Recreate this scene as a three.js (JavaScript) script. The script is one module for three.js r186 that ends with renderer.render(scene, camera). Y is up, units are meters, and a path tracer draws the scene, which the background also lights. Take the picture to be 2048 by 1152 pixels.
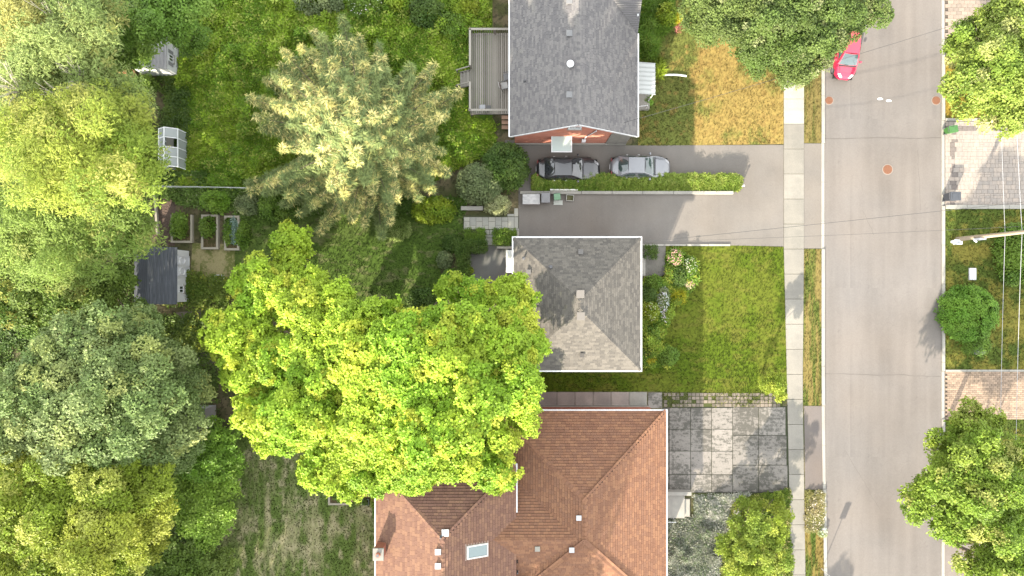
import * as THREE from 'three';
import { mergeGeometries, mergeVertices } from 'three/addons/utils/BufferGeometryUtils.js';
import { RoundedBoxGeometry } from 'three/addons/geometries/RoundedBoxGeometry.js';

// ---------------------------------------------------------------- camera, sky, sun, exposure
const EYE = 53, PPM = 26;                       // metres above the lawns; survey units per metre on the ground
const scene = new THREE.Scene();
const camera = new THREE.PerspectiveCamera(2 * Math.atan(576 / PPM / EYE) * 180 / Math.PI, 16 / 9, 0.5, 2000);
camera.position.set(0, EYE, 0);
camera.up.set(0, 0, -1);
camera.lookAt(0, 0, 0);
const renderer = new THREE.WebGLRenderer({ antialias: true });
renderer.toneMapping = THREE.LinearToneMapping;
renderer.toneMappingExposure = 7.6;
renderer.shadowMap.enabled = true;
const SUN = new THREE.Vector3(-0.348, 0.402, 0.848).normalize();
const sun = new THREE.DirectionalLight(new THREE.Color().setRGB(1, 0.89, 0.73), 2.7);
sun.name = 'sun';
sun.position.copy(SUN).multiplyScalar(120);
sun.castShadow = true; sun.shadow.radius = 1.2;
sun.shadow.mapSize.set(4096, 4096);
Object.assign(sun.shadow.camera, { left: -60, right: 60, top: 60, bottom: -60, near: 1, far: 300 });
scene.add(sun, sun.target);

// ---------------------------------------------------------------- random numbers and noise
function rng(seed) { let a = seed >>> 0; return () => { a = (a + 0x6D2B79F5) | 0; let t = Math.imul(a ^ (a >>> 15), 1 | a); t = (t + Math.imul(t ^ (t >>> 7), 61 | t)) ^ t; return ((t ^ (t >>> 14)) >>> 0) / 4294967296; }; }
const R = rng(77);
const rr = (a, b) => a + (b - a) * R();
const clamp = (x, a = 0, b = 1) => Math.min(b, Math.max(a, x));
const mixn = (a, b, t) => a + (b - a) * t;
const sstep = (x, a, b) => { const t = clamp((x - a) / (b - a)); return t * t * (3 - 2 * t); };
const mix3 = (a, b, t) => [mixn(a[0], b[0], t), mixn(a[1], b[1], t), mixn(a[2], b[2], t)];
function hash2(x, y, s) { let h = Math.imul(x | 0, 374761393) ^ Math.imul(y | 0, 668265263) ^ Math.imul(s | 0, 974634777); h = Math.imul(h ^ (h >>> 13), 1274126177); return ((h ^ (h >>> 16)) >>> 0) / 4294967296; }
function vnoise(x, y, s, per = 0) {
  let xi = Math.floor(x), yi = Math.floor(y); const fx = x - xi, fy = y - yi, u = fx * fx * (3 - 2 * fx), v = fy * fy * (3 - 2 * fy);
  let x1 = xi + 1, y1 = yi + 1;
  if (per) { const m = (n) => ((n % per) + per) % per; xi = m(xi); x1 = m(x1); yi = m(yi); y1 = m(y1); }
  return mixn(mixn(hash2(xi, yi, s), hash2(x1, yi, s), u), mixn(hash2(xi, y1, s), hash2(x1, y1, s), u), v);
}
function fbm(x, y, s, oct = 4, per = 0) { let a = 0.5, t = 0, n = 0; for (let i = 0; i < oct; i++) { t += a * vnoise(x, y, s + i * 17, per); n += a; a *= 0.5; x *= 2; y *= 2; per *= 2; } return t / n; }

// sky: pale summer air with thin high cloud, brighter towards the horizon
{
  const w = 256, h = 128, d = new Float32Array(w * h * 4);
  for (let j = 0; j < h; j++) for (let i = 0; i < w; i++) {
    const el = ((j + 0.5) / h - 0.5) * Math.PI, y = Math.sin(el), k = (j * w + i) * 4;
    let c;
    if (y < 0) c = [0.16, 0.165, 0.13];
    else {
      const cloud = sstep(fbm(i / w * 12, j / h * 9, 5, 4, 12), 0.42, 0.72) * 0.5;
      c = mix3(mix3([0.61, 0.62, 0.615], [0.405, 0.424, 0.442], Math.pow(y, 0.55)), [0.69, 0.685, 0.67], cloud);
    }
    d[k] = c[0]; d[k + 1] = c[1]; d[k + 2] = c[2]; d[k + 3] = 1;
  }
  const t = new THREE.DataTexture(d, w, h, THREE.RGBAFormat, THREE.FloatType);
  t.mapping = THREE.EquirectangularReflectionMapping; t.magFilter = t.minFilter = THREE.LinearFilter; t.needsUpdate = true;
  scene.background = t; scene.environment = t;
}

// ---------------------------------------------------------------- helpers
// survey point (u, v) of something that stands h metres high -> metres in plan
const K = (h) => (EYE - h) / EYE / PPM;
const W = (u, v, h = 0) => [(u - 1024) * K(h), (v - 576) * K(h)];
const taken = new Map();
function numbered(name) { const n = taken.get(name) ?? 0; taken.set(name, n + 1); return n ? `${name}_${String(n).padStart(3, '0')}` : name; }
function shadows(m) { m.castShadow = true; m.receiveShadow = true; return m; }
function thing(name, label, category, x = 0, y = 0, z = 0, group) {
  const g = new THREE.Group(); g.name = numbered(name); g.position.set(x, y, z); g.userData = { label, category };
  if (group) g.userData.group = group;
  scene.add(g); return g;
}
// part of a thing; its shape is given in metres of the place (world = true) or round the thing's base
function part(g, name, geo, mat, world = true, label) {
  let root = g; while (root.parent && root.parent !== scene) root = root.parent;
  if (world) geo.translate(-root.position.x, -root.position.y, -root.position.z);
  const m = shadows(new THREE.Mesh(geo, mat)); m.name = name; if (label) m.userData.label = label; g.add(m); return m;
}
function struct(name, geo, mat) { const m = shadows(new THREE.Mesh(geo, mat)); m.name = numbered(name); m.userData.kind = 'structure'; scene.add(m); return m; }
const TEX = new Map();
function canvasless(w, h, f, opt = {}) {           // colour texture from linear values
  const d = new Uint8Array(w * h * 4), enc = (c) => { c = clamp(c); return Math.round(255 * (c <= 0.0031308 ? 12.92 * c : 1.055 * Math.pow(c, 1 / 2.4) - 0.055)); };
  for (let j = 0; j < h; j++) for (let i = 0; i < w; i++) { const c = f(i / w, j / h, i, j), k = (j * w + i) * 4; if (opt.linear) { d[k] = d[k + 1] = d[k + 2] = Math.round(255 * clamp(c)); } else { d[k] = enc(c[0]); d[k + 1] = enc(c[1]); d[k + 2] = enc(c[2]); } d[k + 3] = 255; }
  const t = new THREE.DataTexture(d, w, h); t.wrapS = t.wrapT = THREE.RepeatWrapping; t.magFilter = THREE.LinearFilter; t.minFilter = THREE.LinearMipmapLinearFilter; t.generateMipmaps = true;
  if (!opt.linear) t.colorSpace = THREE.SRGBColorSpace; t.needsUpdate = true; return t;
}
const lin = (r, g, b) => new THREE.Color().setRGB(r, g, b);
const dull = (r) => (r > 0.88 ? { specularIntensity: 0.25 } : {});
const std = (c, roughness = 0.9, more = {}) => new THREE.MeshPhysicalMaterial({ color: Array.isArray(c) ? lin(...c) : c, roughness, ...dull(roughness), ...more });
const mapped = (map, roughness = 0.95, more = {}) => new THREE.MeshPhysicalMaterial({ map, roughness, ...dull(roughness), ...more });
const grainBump = canvasless(256, 256, (u, v) => fbm(u * 64, v * 64, 3, 3, 64), { linear: true });
// flat sheet over survey points; uv in metres / tile, or fitted 0..1 over its box
function sheetGeo(pts, y, tile = 8, fit = false) {
  const p = pts.map(([u, v]) => W(u, v)), s = new THREE.Shape(p.map(([x, z]) => new THREE.Vector2(x, -z)));
  const g = new THREE.ShapeGeometry(s); g.rotateX(-Math.PI / 2); g.translate(0, y, 0);
  const q = g.attributes.position, uv = g.attributes.uv; g.computeBoundingBox(); const b = g.boundingBox;
  for (let i = 0; i < q.count; i++) fit ? uv.setXY(i, (q.getX(i) - b.min.x) / (b.max.x - b.min.x), (q.getZ(i) - b.min.z) / (b.max.z - b.min.z)) : uv.setXY(i, q.getX(i) / tile, q.getZ(i) / tile);
  return g;
}
function slabGeo(pts, y0, y1, bevel = 0.01, tile = 4) {
  const p = pts.map(([u, v]) => W(u, v)), s = new THREE.Shape(p.map(([x, z]) => new THREE.Vector2(x, -z)));
  const g = new THREE.ExtrudeGeometry(s, { depth: y1 - y0 - bevel, bevelEnabled: bevel > 0, bevelThickness: bevel, bevelSize: bevel, bevelOffset: -bevel, bevelSegments: 1, curveSegments: 4 });
  g.rotateX(-Math.PI / 2); g.translate(0, y0, 0);
  const q = g.attributes.position, uv = g.attributes.uv, nn = g.attributes.normal;
  for (let i = 0; i < q.count; i++) Math.abs(nn.getY(i)) > 0.5 ? uv.setXY(i, q.getX(i) / tile, q.getZ(i) / tile) : uv.setXY(i, (q.getX(i) + q.getZ(i)) / tile, q.getY(i) / tile);
  return g;
}
const rectPts = (u0, v0, u1, v1) => [[u0, v0], [u1, v0], [u1, v1], [u0, v1]];
function boxAt(x, y, z, sx, sy, sz, round = 0) { const g = round ? new RoundedBoxGeometry(sx, sy, sz, 2, Math.min(round, sx / 2.1, sy / 2.1, sz / 2.1)) : new THREE.BoxGeometry(sx, sy, sz); g.translate(x, y, z); return g; }
function rod(a, b, r0, r1 = r0, seg = 8) {
  const A = new THREE.Vector3(...a), B = new THREE.Vector3(...b), d = B.clone().sub(A), g = new THREE.CylinderGeometry(r1, r0, d.length(), seg);
  g.applyQuaternion(new THREE.Quaternion().setFromUnitVectors(new THREE.Vector3(0, 1, 0), d.clone().normalize())); g.translate(...A.add(B).multiplyScalar(0.5).toArray()); return g;
}
function beam(a, b, w, h) {                       // rectangular bar from a to b
  const A = new THREE.Vector3(...a), B = new THREE.Vector3(...b), d = B.clone().sub(A), g = new THREE.BoxGeometry(d.length(), h, w);
  const x = d.clone().normalize(), z = new THREE.Vector3().crossVectors(x, new THREE.Vector3(0, 1, 0)).normalize(), y = new THREE.Vector3().crossVectors(z, x);
  g.applyMatrix4(new THREE.Matrix4().makeBasis(x, y, z)); g.translate(...A.add(B).multiplyScalar(0.5).toArray()); return g;
}
const merge = (list) => mergeGeometries(list.map((g) => (g.index ? g.toNonIndexed() : g)).map((g) => { for (const k of Object.keys(g.attributes)) if (!['position', 'normal', 'uv'].includes(k)) g.deleteAttribute(k); return g; }));
function inPoly(x, y, p) { let c = false; for (let i = 0, j = p.length - 1; i < p.length; j = i++) if ((p[i][1] > y) !== (p[j][1] > y) && x < (p[j][0] - p[i][0]) * (y - p[i][1]) / (p[j][1] - p[i][1]) + p[i][0]) c = !c; return c; }
// ---------------------------------------------------------------- ground, road, kerbs, pavements
const soilTex = canvasless(512, 512, (u, v) => { const n = fbm(u * 10, v * 10, 11, 5, 10), m = fbm(u * 60, v * 60, 12, 3, 60); return mix3(mix3([0.05, 0.055, 0.022], [0.10, 0.085, 0.05], sstep(n, 0.35, 0.7)), [0.03, 0.03, 0.018], sstep(m, 0.55, 0.75) * 0.7); });
{
  const g = new THREE.PlaneGeometry(900, 900); g.rotateX(-Math.PI / 2); const q = g.attributes.position; for (let i = 0; i < 4; i++) g.attributes.uv.setXY(i, q.getX(i) / 9, q.getZ(i) / 9);
  struct('ground', g, mapped(soilTex, 1, { bumpMap: grainBump, bumpScale: 0.04 }));
}
function asphaltTex(seed, base, streak) {
  return canvasless(1024, 1024, (u, v) => {
    const big = fbm(u * 5, v * 5, seed, 4, 5), fine = fbm(u * 180, v * 180, seed + 3, 2, 180), st = fbm(u * 26, v * 2, seed + 5, 3, 0), crack = Math.abs(fbm(u * 7, v * 7, seed + 8, 4, 7) - 0.5);
    let k = 0.90 + 0.22 * (big - 0.5) + 0.11 * (fine - 0.5) + streak * (st - 0.5);
    k *= 1 - 0.10 * (1 - sstep(crack, 0.0, 0.006));
    const w = 0.03 * (fbm(u * 3, v * 3, seed + 20, 3, 3) - 0.5);
    return [base[0] * k + w * 0.3, base[1] * k, base[2] * k - w * 0.3];
  });
}
const roadTex = asphaltTex(31, [0.131, 0.119, 0.110], 0.20);
const driveTex = asphaltTex(47, [0.134, 0.121, 0.108], 0.06);
const M_road = mapped(roadTex, 0.93, { bumpMap: grainBump, bumpScale: 0.004 });
const M_drive = mapped(driveTex, 0.93, { bumpMap: grainBump, bumpScale: 0.004 });
const roadL = (v) => v < 760 ? 1649 : 1649 + (v - 760) * 0.0125, roadR = 1882.5;
const FAR = 7000;
{
  const pts = [[1649, -FAR], [roadR, -FAR], [roadR, FAR], [roadL(1500), FAR], [roadL(1500), 1500], [1649, 760]];
  struct('road', sheetGeo(pts, 0.012, 13), M_road);
}
for (const [u0, v0, u1, v1, w] of [[1650, 277, 1882, 276, 0.03], [1650, 748, 1882, 752, 0.025], [1690, 900, 1760, 1020, 0.012], [1725, 420, 1748, 470, 0.012], [1835, 300, 1842, 420, 0.012]]) {       // tar seams and cracks
  const [ax, az] = W(u0, v0), [bx, bz] = W(u1, v1), n = 26, L = Math.hypot(bx - ax, bz - az), px = -(bz - az) / L, pz = (bx - ax) / L, a = [], b = [];
  for (let i = 0; i <= n; i++) { const t = i / n, o = (fbm(t * 9 + u0, v0 * 0.01, 77, 3) - 0.5) * 0.16, h = w * (0.4 + 0.9 * vnoise(t * 22 + v0, 3, 78)); a.push([ax + (bx - ax) * t + px * (o + h), az + (bz - az) * t + pz * (o + h)]); b.unshift([ax + (bx - ax) * t + px * (o - h), az + (bz - az) * t + pz * (o - h)]); }
  const g = new THREE.ShapeGeometry(new THREE.Shape([...a, ...b].map(([x, z]) => new THREE.Vector2(x, -z)))); g.rotateX(-Math.PI / 2); g.translate(0, 0.0155, 0); struct('road_seam', g, std([0.088, 0.08, 0.073], 0.9));
}
const concTex = (seed, base, dirt = 0.1) => canvasless(512, 512, (u, v) => { const a = fbm(u * 6, v * 6, seed, 4, 6), b = fbm(u * 90, v * 90, seed + 4, 2, 90); const k = 0.95 + dirt * 2 * (a - 0.5) + 0.16 * (b - 0.5); return [base[0] * k, base[1] * k * (1 - 0.02 * a), base[2] * k * (1 - 0.05 * a)]; });
const sidewalkTex = concTex(61, [0.168, 0.16, 0.144], 0.16), kerbTex = concTex(63, [0.235, 0.227, 0.208], 0.16);
const concM = (map, k = 1) => mapped(map, 0.92, { color: lin(k, k, k * 0.99), bumpMap: grainBump, bumpScale: 0.003 });
const M_kerb = concM(kerbTex), M_side = [0.92, 1, 1.06, 0.97].map((k) => concM(sidewalkTex, k)), M_sideNew = concM(sidewalkTex, 1.5);
function kerbGeo(inner, outer, v0, v1, h) {      // raised kerb between two survey lines
  const n = Math.max(1, Math.round((v1 - v0) / 200)), a = [], b = [];
  for (let i = 0; i <= n; i++) { const v = mixn(v0, v1, i / n); a.push([inner(v), v]); b.unshift([outer(v), v]); }
  return slabGeo([...a, ...b], 0, h, 0.02);
}
function kerbRun(name, inner, outer, list) {
  const g = new THREE.Group(); g.name = numbered(name); g.userData.kind = 'structure'; scene.add(g);
  for (const [v0, v1, h] of list) for (let v = v0; v < v1 - 1; v += 78) part(g, 'kerb_stone', kerbGeo(inner, outer, v + 0.15, Math.min(v + 78, v1) - 0.15, h), M_kerb);
}
kerbRun('kerb', (v) => roadL(v) - 0.4, (v) => roadL(v) - 6.4, [[-900, 286, 0.13], [286, 498, 0.05], [498, 812, 0.13], [812, 978, 0.05], [978, 1700, 0.13]]);
kerbRun('kerb', () => roadR + 0.4, () => roadR + 6.2, [[-900, 0, 0.13], [0, 110, 0.05], [110, 240, 0.13], [240, 412, 0.05], [412, 742, 0.13], [742, 838, 0.05], [838, 1088, 0.13], [1088, 1700, 0.06]]);
// pavement of cast slabs
const walkL = (v) => v < 500 ? 1567.5 : v < 760 ? mixn(1567.5, 1573.5, (v - 500) / 260) : mixn(1573.5, 1581.5, (v - 760) / 392);
const walkR = (v) => v < 500 ? 1607.5 : v < 780 ? mixn(1607.5, 1604.8, (v - 500) / 280) : mixn(1604.8, 1610.5, (v - 780) / 372);
{
  const g = new THREE.Group(); g.name = 'sidewalk'; g.userData.kind = 'structure'; scene.add(g);
  const js = []; for (let v = 548 - 50 * 20; v < 1700; v += v < 548 ? 50 : 50.1) js.push(v);
  js.forEach((v, i) => { const e = js[i + 1]; if (!e) return; const tilt = rr(-0.006, 0.006);
    part(g, 'paving_slab', slabGeo([[walkL(v), v + 0.35], [walkR(v), v + 0.35], [walkR(e), e - 0.35], [walkL(e), e - 0.35]], 0, 0.06 + tilt, 0.012), v < 240 ? M_sideNew : M_side[Math.floor(R() * 4)]); });
}
// ---------------------------------------------------------------- lawns
function lawnTex(seed, cols, opt = {}) {
  const { dry = 0.45, stripes = 0, n = 512, f = 5, streak = 0 } = opt;
  return canvasless(n, n, (u, v) => {
    let a = fbm(u * f, v * f, seed, 5), b = fbm(u * 30, v * 30, seed + 9, 3), c = fbm(u * 130, v * 130, seed + 4, 2);
    if (streak) a = mixn(a, fbm(u * 34, v * 6, seed + 2, 4), streak);
    let k = sstep(a + 0.35 * (b - 0.5) + stripes * Math.sin(u * 50), dry - 0.17, dry + 0.17);
    if (opt.green) k *= sstep(u + 0.16 * (b - 0.5), opt.green - 0.05, opt.green + 0.05) * 0.9 + 0.1;  // greener, darker grass inside the house shadow edge: shade put into the colour
    const col = mix3(cols[0], cols[1], k), d = 0.72 + 0.56 * c; const e = mix3(col, cols[2] ?? cols[1], sstep(b, 0.55, 0.75) * 0.6);
    return [e[0] * d, e[1] * d, e[2] * d];
  });
}
const lawnM = (t) => mapped(t, 1, { bumpMap: grainBump, bumpScale: 0.03 });
const G_green = [0.085, 0.115, 0.02], G_lush = [0.062, 0.115, 0.012], G_dry = [0.24, 0.175, 0.06], G_deep = [0.05, 0.085, 0.014], G_pale = [0.16, 0.16, 0.075];
const LAWNS = [];
function lawn(name, pts, y, cols, seed, opt = {}) {
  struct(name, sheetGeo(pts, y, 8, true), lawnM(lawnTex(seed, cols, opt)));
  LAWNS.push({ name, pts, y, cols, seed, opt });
}
lawn('front_lawn', [[1276, -60], [1567, -60], [1567, 288], [1276, 292]], 0.016, [[0.08, 0.096, 0.022], [0.178, 0.130, 0.040], [0.158, 0.106, 0.034]], 101, { dry: 0.36, green: 0.37 });  // green value sits at the house shadow edge; shaded tone painted left of it
lawn('front_lawn', [[1060, 740], [1275, 738], [1290, 492], [1470, 491], [1567, 494], [1574, 760], [1574, 790], [1325, 783], [1060, 783]], 0.016, [[0.049, 0.074, 0.0055], [0.064, 0.079, 0.009], [0.078, 0.079, 0.014]], 102, { dry: 0.55, stripes: 0.12, f: 4 });
lawn('boulevard_lawn', [[1608, -60], [1642.5, -60], [1642.5, 286], [1608, 286]], 0.016, [[0.0692, 0.0755, 0.0189], [0.1258, 0.1006, 0.0346]], 103, { dry: 0.42, n: 256 });
lawn('boulevard_lawn', [[1607, 498], [1642.5, 498], [1642.5, 811], [1606, 811]], 0.016, [[0.0629, 0.0818, 0.0158], [0.1321, 0.1038, 0.0346]], 104, { dry: 0.5, n: 256 });
lawn('boulevard_lawn', [[1609, 980], [1645, 980], [1652, 1400], [1612, 1400]], 0.016, [[0.0503, 0.0755, 0.0126], [0.1258, 0.0944, 0.0283]], 105, { dry: 0.5, n: 256 });
lawn('back_lawn', [[470, 445], [560, 425], [930, 425], [935, 470], [880, 540], [900, 640], [470, 640]], 0.016, [[0.0425, 0.0723, 0.0119], [0.0553, 0.0808, 0.0187], [0.1020, 0.1020, 0.0467]], 106, { dry: 0.6 });
lawn('back_lawn', [[440, 860], [800, 860], [800, 1400], [440, 1400]], 0.016, [[0.0688, 0.1010, 0.0230], [0.1721, 0.1663, 0.0861], [0.2295, 0.2066, 0.1262]], 107, { dry: 0.56, streak: 0.55, f: 7 });
lawn('roadside_lawn', [[1889, 111], [2200, 111], [2200, 238], [1889, 238]], 0.016, [[0.0818, 0.0755, 0.0126], [0.1698, 0.1195, 0.0189]], 108, { dry: 0.36, n: 256 });
lawn('roadside_lawn', [[1889, 417], [2200, 417], [2200, 746], [1940, 746], [1890, 738]], 0.016, [[0.0472, 0.0660, 0.0113], [0.1195, 0.1069, 0.0221]], 109, { dry: 0.56, f: 8 });
lawn('roadside_lawn', [[1889, 838], [2200, 838], [2200, 1086], [1889, 1086]], 0.016, [[0.0440, 0.0629, 0.0113], [0.1258, 0.1069, 0.0221]], 110, { dry: 0.6 });
lawn('rear_meadow', [[330, -60], [985, -60], [985, 300], [700, 430], [330, 380]], 0.012, [[0.0553, 0.1020, 0.0119], [0.0850, 0.1275, 0.0170], [0.1190, 0.1360, 0.0425]], 111, { dry: 0.5 });
// ---------------------------------------------------------------- driveways
struct('driveway', sheetGeo([[1010, 280], [1255, 291], [1567, 290], [1567, 493], [1470, 491], [1290, 489], [1284, 500], [1037, 500], [1037, 300], [1010, 300]], 0.020, 9), M_drive);
struct('driveway_apron', sheetGeo([[1608, 287], [1642.4, 287], [1642.4, 497], [1608, 497]], 0.022, 9), M_drive);
struct('driveway_apron', sheetGeo([[1608, 812], [1643, 812], [1646, 979], [1610, 979]], 0.022, 9), mapped(asphaltTex(53, [0.115, 0.099, 0.09], 0.05), 0.95));
struct('driveway', sheetGeo([[1889, 1089], [2300, 1089], [2300, 1300], [1889, 1300]], 0.018, 9), mapped(asphaltTex(57, [0.15, 0.13, 0.115], 0.05), 0.95));
// stained cast concrete driveway of the brown roofed house
const stainTex = canvasless(1024, 1024, (u, v) => {
  const a = fbm(u * 6, v * 6, 201, 5, 6), b = fbm(u * 40, v * 40, 205, 4, 40), c = fbm(u * 150, v * 150, 207, 2, 150), line = fbm(u * 14, v * 70, 209, 4);
  const base = mix3([0.175, 0.161, 0.146], [0.13, 0.12, 0.108], a), k = clamp(sstep(0.34 * a + 0.34 * b + 0.30 * line + 0.25 * c, 0.575, 0.71) * 0.85);
  const col = mix3(base, [0.06, 0.058, 0.05], k), d = 0.85 + 0.3 * c; return [col[0] * d, col[1] * d, col[2] * d];
});
const M_stain = [1, 0.9, 1.1].map((k) => mapped(stainTex, 0.95, { color: lin(k, k, k), bumpMap: grainBump, bumpScale: 0.006 }));
{
  struct('driveway_bed', sheetGeo([[1325, 815], [1574, 812], [1579, 986], [1325, 986]], 0.014, 6), std([0.03, 0.035, 0.02], 1));
  const g = new THREE.Group(); g.name = 'concrete_driveway'; g.userData.kind = 'structure'; scene.add(g);
  const xs = [1326, 1338, 1381, 1423], rs = [815, 858, 902, 949, 985];
  const cell = (u0, v0, u1, v1) => { const geo = slabGeo(rectPts(u0 + 0.5, v0 + 0.5, u1 - 0.5, v1 - 0.5), 0, 0.05 + rr(-0.008, 0.008), 0.012, 7); const o = R(), p = R(); for (let i = 0; i < geo.attributes.uv.count; i++) geo.attributes.uv.setXY(i, geo.attributes.uv.getX(i) + o * 0.2, geo.attributes.uv.getY(i) + p * 0.2); part(g, 'concrete_slab', geo, M_stain[Math.floor(R() * 3)]); };
  for (let i = 0; i < 3; i++) for (let j = 0; j < 4; j++) cell(xs[i], rs[j], xs[i + 1], rs[j + 1]);
  for (let j = 0; j < 4; j++) cell(1423, rs[j], 1465, rs[j + 1]);
  const r2 = [814, 870.5, 930, 985]; for (let j = 0; j < 3; j++) { cell(1465, r2[j], 1517, r2[j + 1]); cell(1517, r2[j], 1571 + j * 2, r2[j + 1]); }
}
// side walk of the brown roofed house
const M_walk = [0.8, 0.95, 1.05].map((k) => concM(concTex(71, [0.24, 0.212, 0.198], 0.22), k));
{
  const g = new THREE.Group(); g.name = 'side_walk'; g.userData.kind = 'structure'; scene.add(g);
  let u = 1006; while (u < 1290) { const e = Math.min(u + 36, 1295); part(g, 'concrete_slab', slabGeo(rectPts(u + 0.4, 784, e - 0.4, 816), 0, 0.05 + rr(-0.01, 0.01)), u > 1250 ? concM(kerbTex, 0.92) : M_walk[Math.floor(R() * 3)]); u = e; }
  part(g, 'concrete_slab', slabGeo(rectPts(1296, 785, 1324, 816), 0, 0.045, 0.012, 7), M_stain[2]);
}
// pavers ------------------------------------------------------------------------------------
const paverGeoCache = new Map();
function paverGeo(sx, sz, h = 0.05) { const key = `${sx.toFixed(2)} ${sz.toFixed(2)}`; if (!paverGeoCache.has(key)) { const b = 0.012, s = new THREE.Shape([new THREE.Vector2(-sx / 2 + b, -sz / 2 + b), new THREE.Vector2(sx / 2 - b, -sz / 2 + b), new THREE.Vector2(sx / 2 - b, sz / 2 - b), new THREE.Vector2(-sx / 2 + b, sz / 2 - b)]); const g = new THREE.ExtrudeGeometry(s, { depth: h - b, bevelEnabled: true, bevelThickness: b, bevelSize: b, bevelSegments: 1 }); g.rotateX(-Math.PI / 2); g.translate(0, -h / 2, 0); paverGeoCache.set(key, g); } return paverGeoCache.get(key); }
const paverTones = (base, n, spread) => Array.from({ length: n }, (_, i) => { const k = 1 + spread * (i / (n - 1) * 2 - 1); return mapped(concTex(80 + i, [base[0] * k, base[1] * k * (1 - 0.01 * i), base[2] * k * (1 - 0.02 * i)], 0.15), 0.92); });
function pavedArea(name, u0, v0, u1, v1, base, tones, layout, y = 0.03) {     // layout(place) calls place(x, z, sx, sz); the 300 nearest are single meshes
  struct(name + '_bed', sheetGeo(rectPts(u0, v0, u1, v1), 0.010, 6), std(base.map((c) => c * 0.35), 1));
  const g = new THREE.Group(); g.name = numbered(name); g.userData.kind = 'structure'; scene.add(g);
  const all = []; layout((x, z, sx, sz, tone) => all.push([x, z, sx, sz, tone]));
  const vis = all.filter(([x, z]) => { return Math.abs(x) < 39.6 && Math.abs(z) < 22.5; }).concat(all.filter(([x, z]) => !(Math.abs(x) < 39.6 && Math.abs(z) < 22.5)));
  const rest = tones.map(() => []);
  vis.forEach(([x, z, sx, sz, tone], i) => {
    const t = tone ?? Math.floor(R() * tones.length), yy = y + rr(-0.004, 0.004);
    if (i < 300) { const m = shadows(new THREE.Mesh(paverGeo(sx, sz), tones[t])); m.name = 'paver'; m.position.set(x, yy, z); g.add(m); }
    else { const q = paverGeo(sx, sz).clone(); q.translate(x, yy, z); rest[t].push(q); }
  });
  rest.forEach((l, t) => { if (l.length) { const m = part(g, 'paver_field', merge(l), tones[t], false); m.userData.kind = 'stuff'; } });
  return g;
}
{
  const T = paverTones([0.22, 0.198, 0.18], 5, 0.09);
  const T2 = [...T, mapped(concTex(97, [0.12, 0.105, 0.098], 0.2), 0.9)];
  pavedArea('paver_driveway', 1889, 241, 2150, 413, [0.25, 0.24, 0.22], T2, (place) => {
    const [x0, z0] = W(1890, 243), [x1, z1] = W(2060, 412);
    for (let z = z0; z < z1 - 0.2;) { const hh = [0.22, 0.36, 0.36, 0.3][Math.floor(R() * 4)]; const h = Math.min(hh, z1 - z); for (let x = x0; x < x1;) { const w = [0.24, 0.36, 0.48][Math.floor(R() * 3)]; const edge = (x - x0 > 0.3 && x - x0 < 0.55) || z - z0 < 0.5 && z - z0 > 0.2; if (h > 0.3 && R() < 0.3) { place(x + w / 2, z + h * 0.25, w - 0.008, h / 2 - 0.008, edge ? 5 : Math.floor(R() * 5)); place(x + w / 2, z + h * 0.75, w - 0.008, h / 2 - 0.008, edge ? 5 : Math.floor(R() * 5)); } else place(x + w / 2, z + h / 2, w - 0.008, h - 0.008, edge ? 5 : Math.floor(R() * 5)); x += w; } z += h; }
  });
  const B = paverTones([0.21, 0.162, 0.125], 4, 0.2);
  const brickRows = (u0, v0, u1, v1, w, h) => (place) => { const [x0, z0] = W(u0, v0), [x1, z1] = W(u1, v1); let r = 0; for (let z = z0; z < z1 - h * 0.5; z += h, r++) for (let x = x0 + (r % 2 ? w / 2 : 0); x < x1; x += w) place(x + w / 2, z + h / 2, w - 0.012, h - 0.012); };
  pavedArea('brick_driveway', 1889, 742, 2150, 838, [0.2, 0.17, 0.14], B, brickRows(1890, 743, 2060, 837, 0.32, 0.16));
  pavedArea('brick_driveway', 1889, -80, 2150, 110, [0.2, 0.17, 0.14], paverTones([0.2, 0.168, 0.142], 4, 0.15), brickRows(1890, -50, 2060, 109, 0.42, 0.28));
  const C = paverTones([0.135, 0.118, 0.10], 4, 0.25);
  pavedArea('cobble_strip', 1325, 783, 1566, 814, [0.12, 0.14, 0.05], C, (place) => { const [x0, z0] = W(1327, 785), [x1] = W(1560, 800); for (let r = 0; r < 4; r++) for (let x = x0; x < x1; x += 0.31) if (R() < (x - x0 < 3 ? 0.8 : 0.92)) place(x + 0.15 + rr(-0.015, 0.015), z0 + 0.15 + r * 0.275, 0.27, 0.235); }, 0.028);
}
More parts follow.
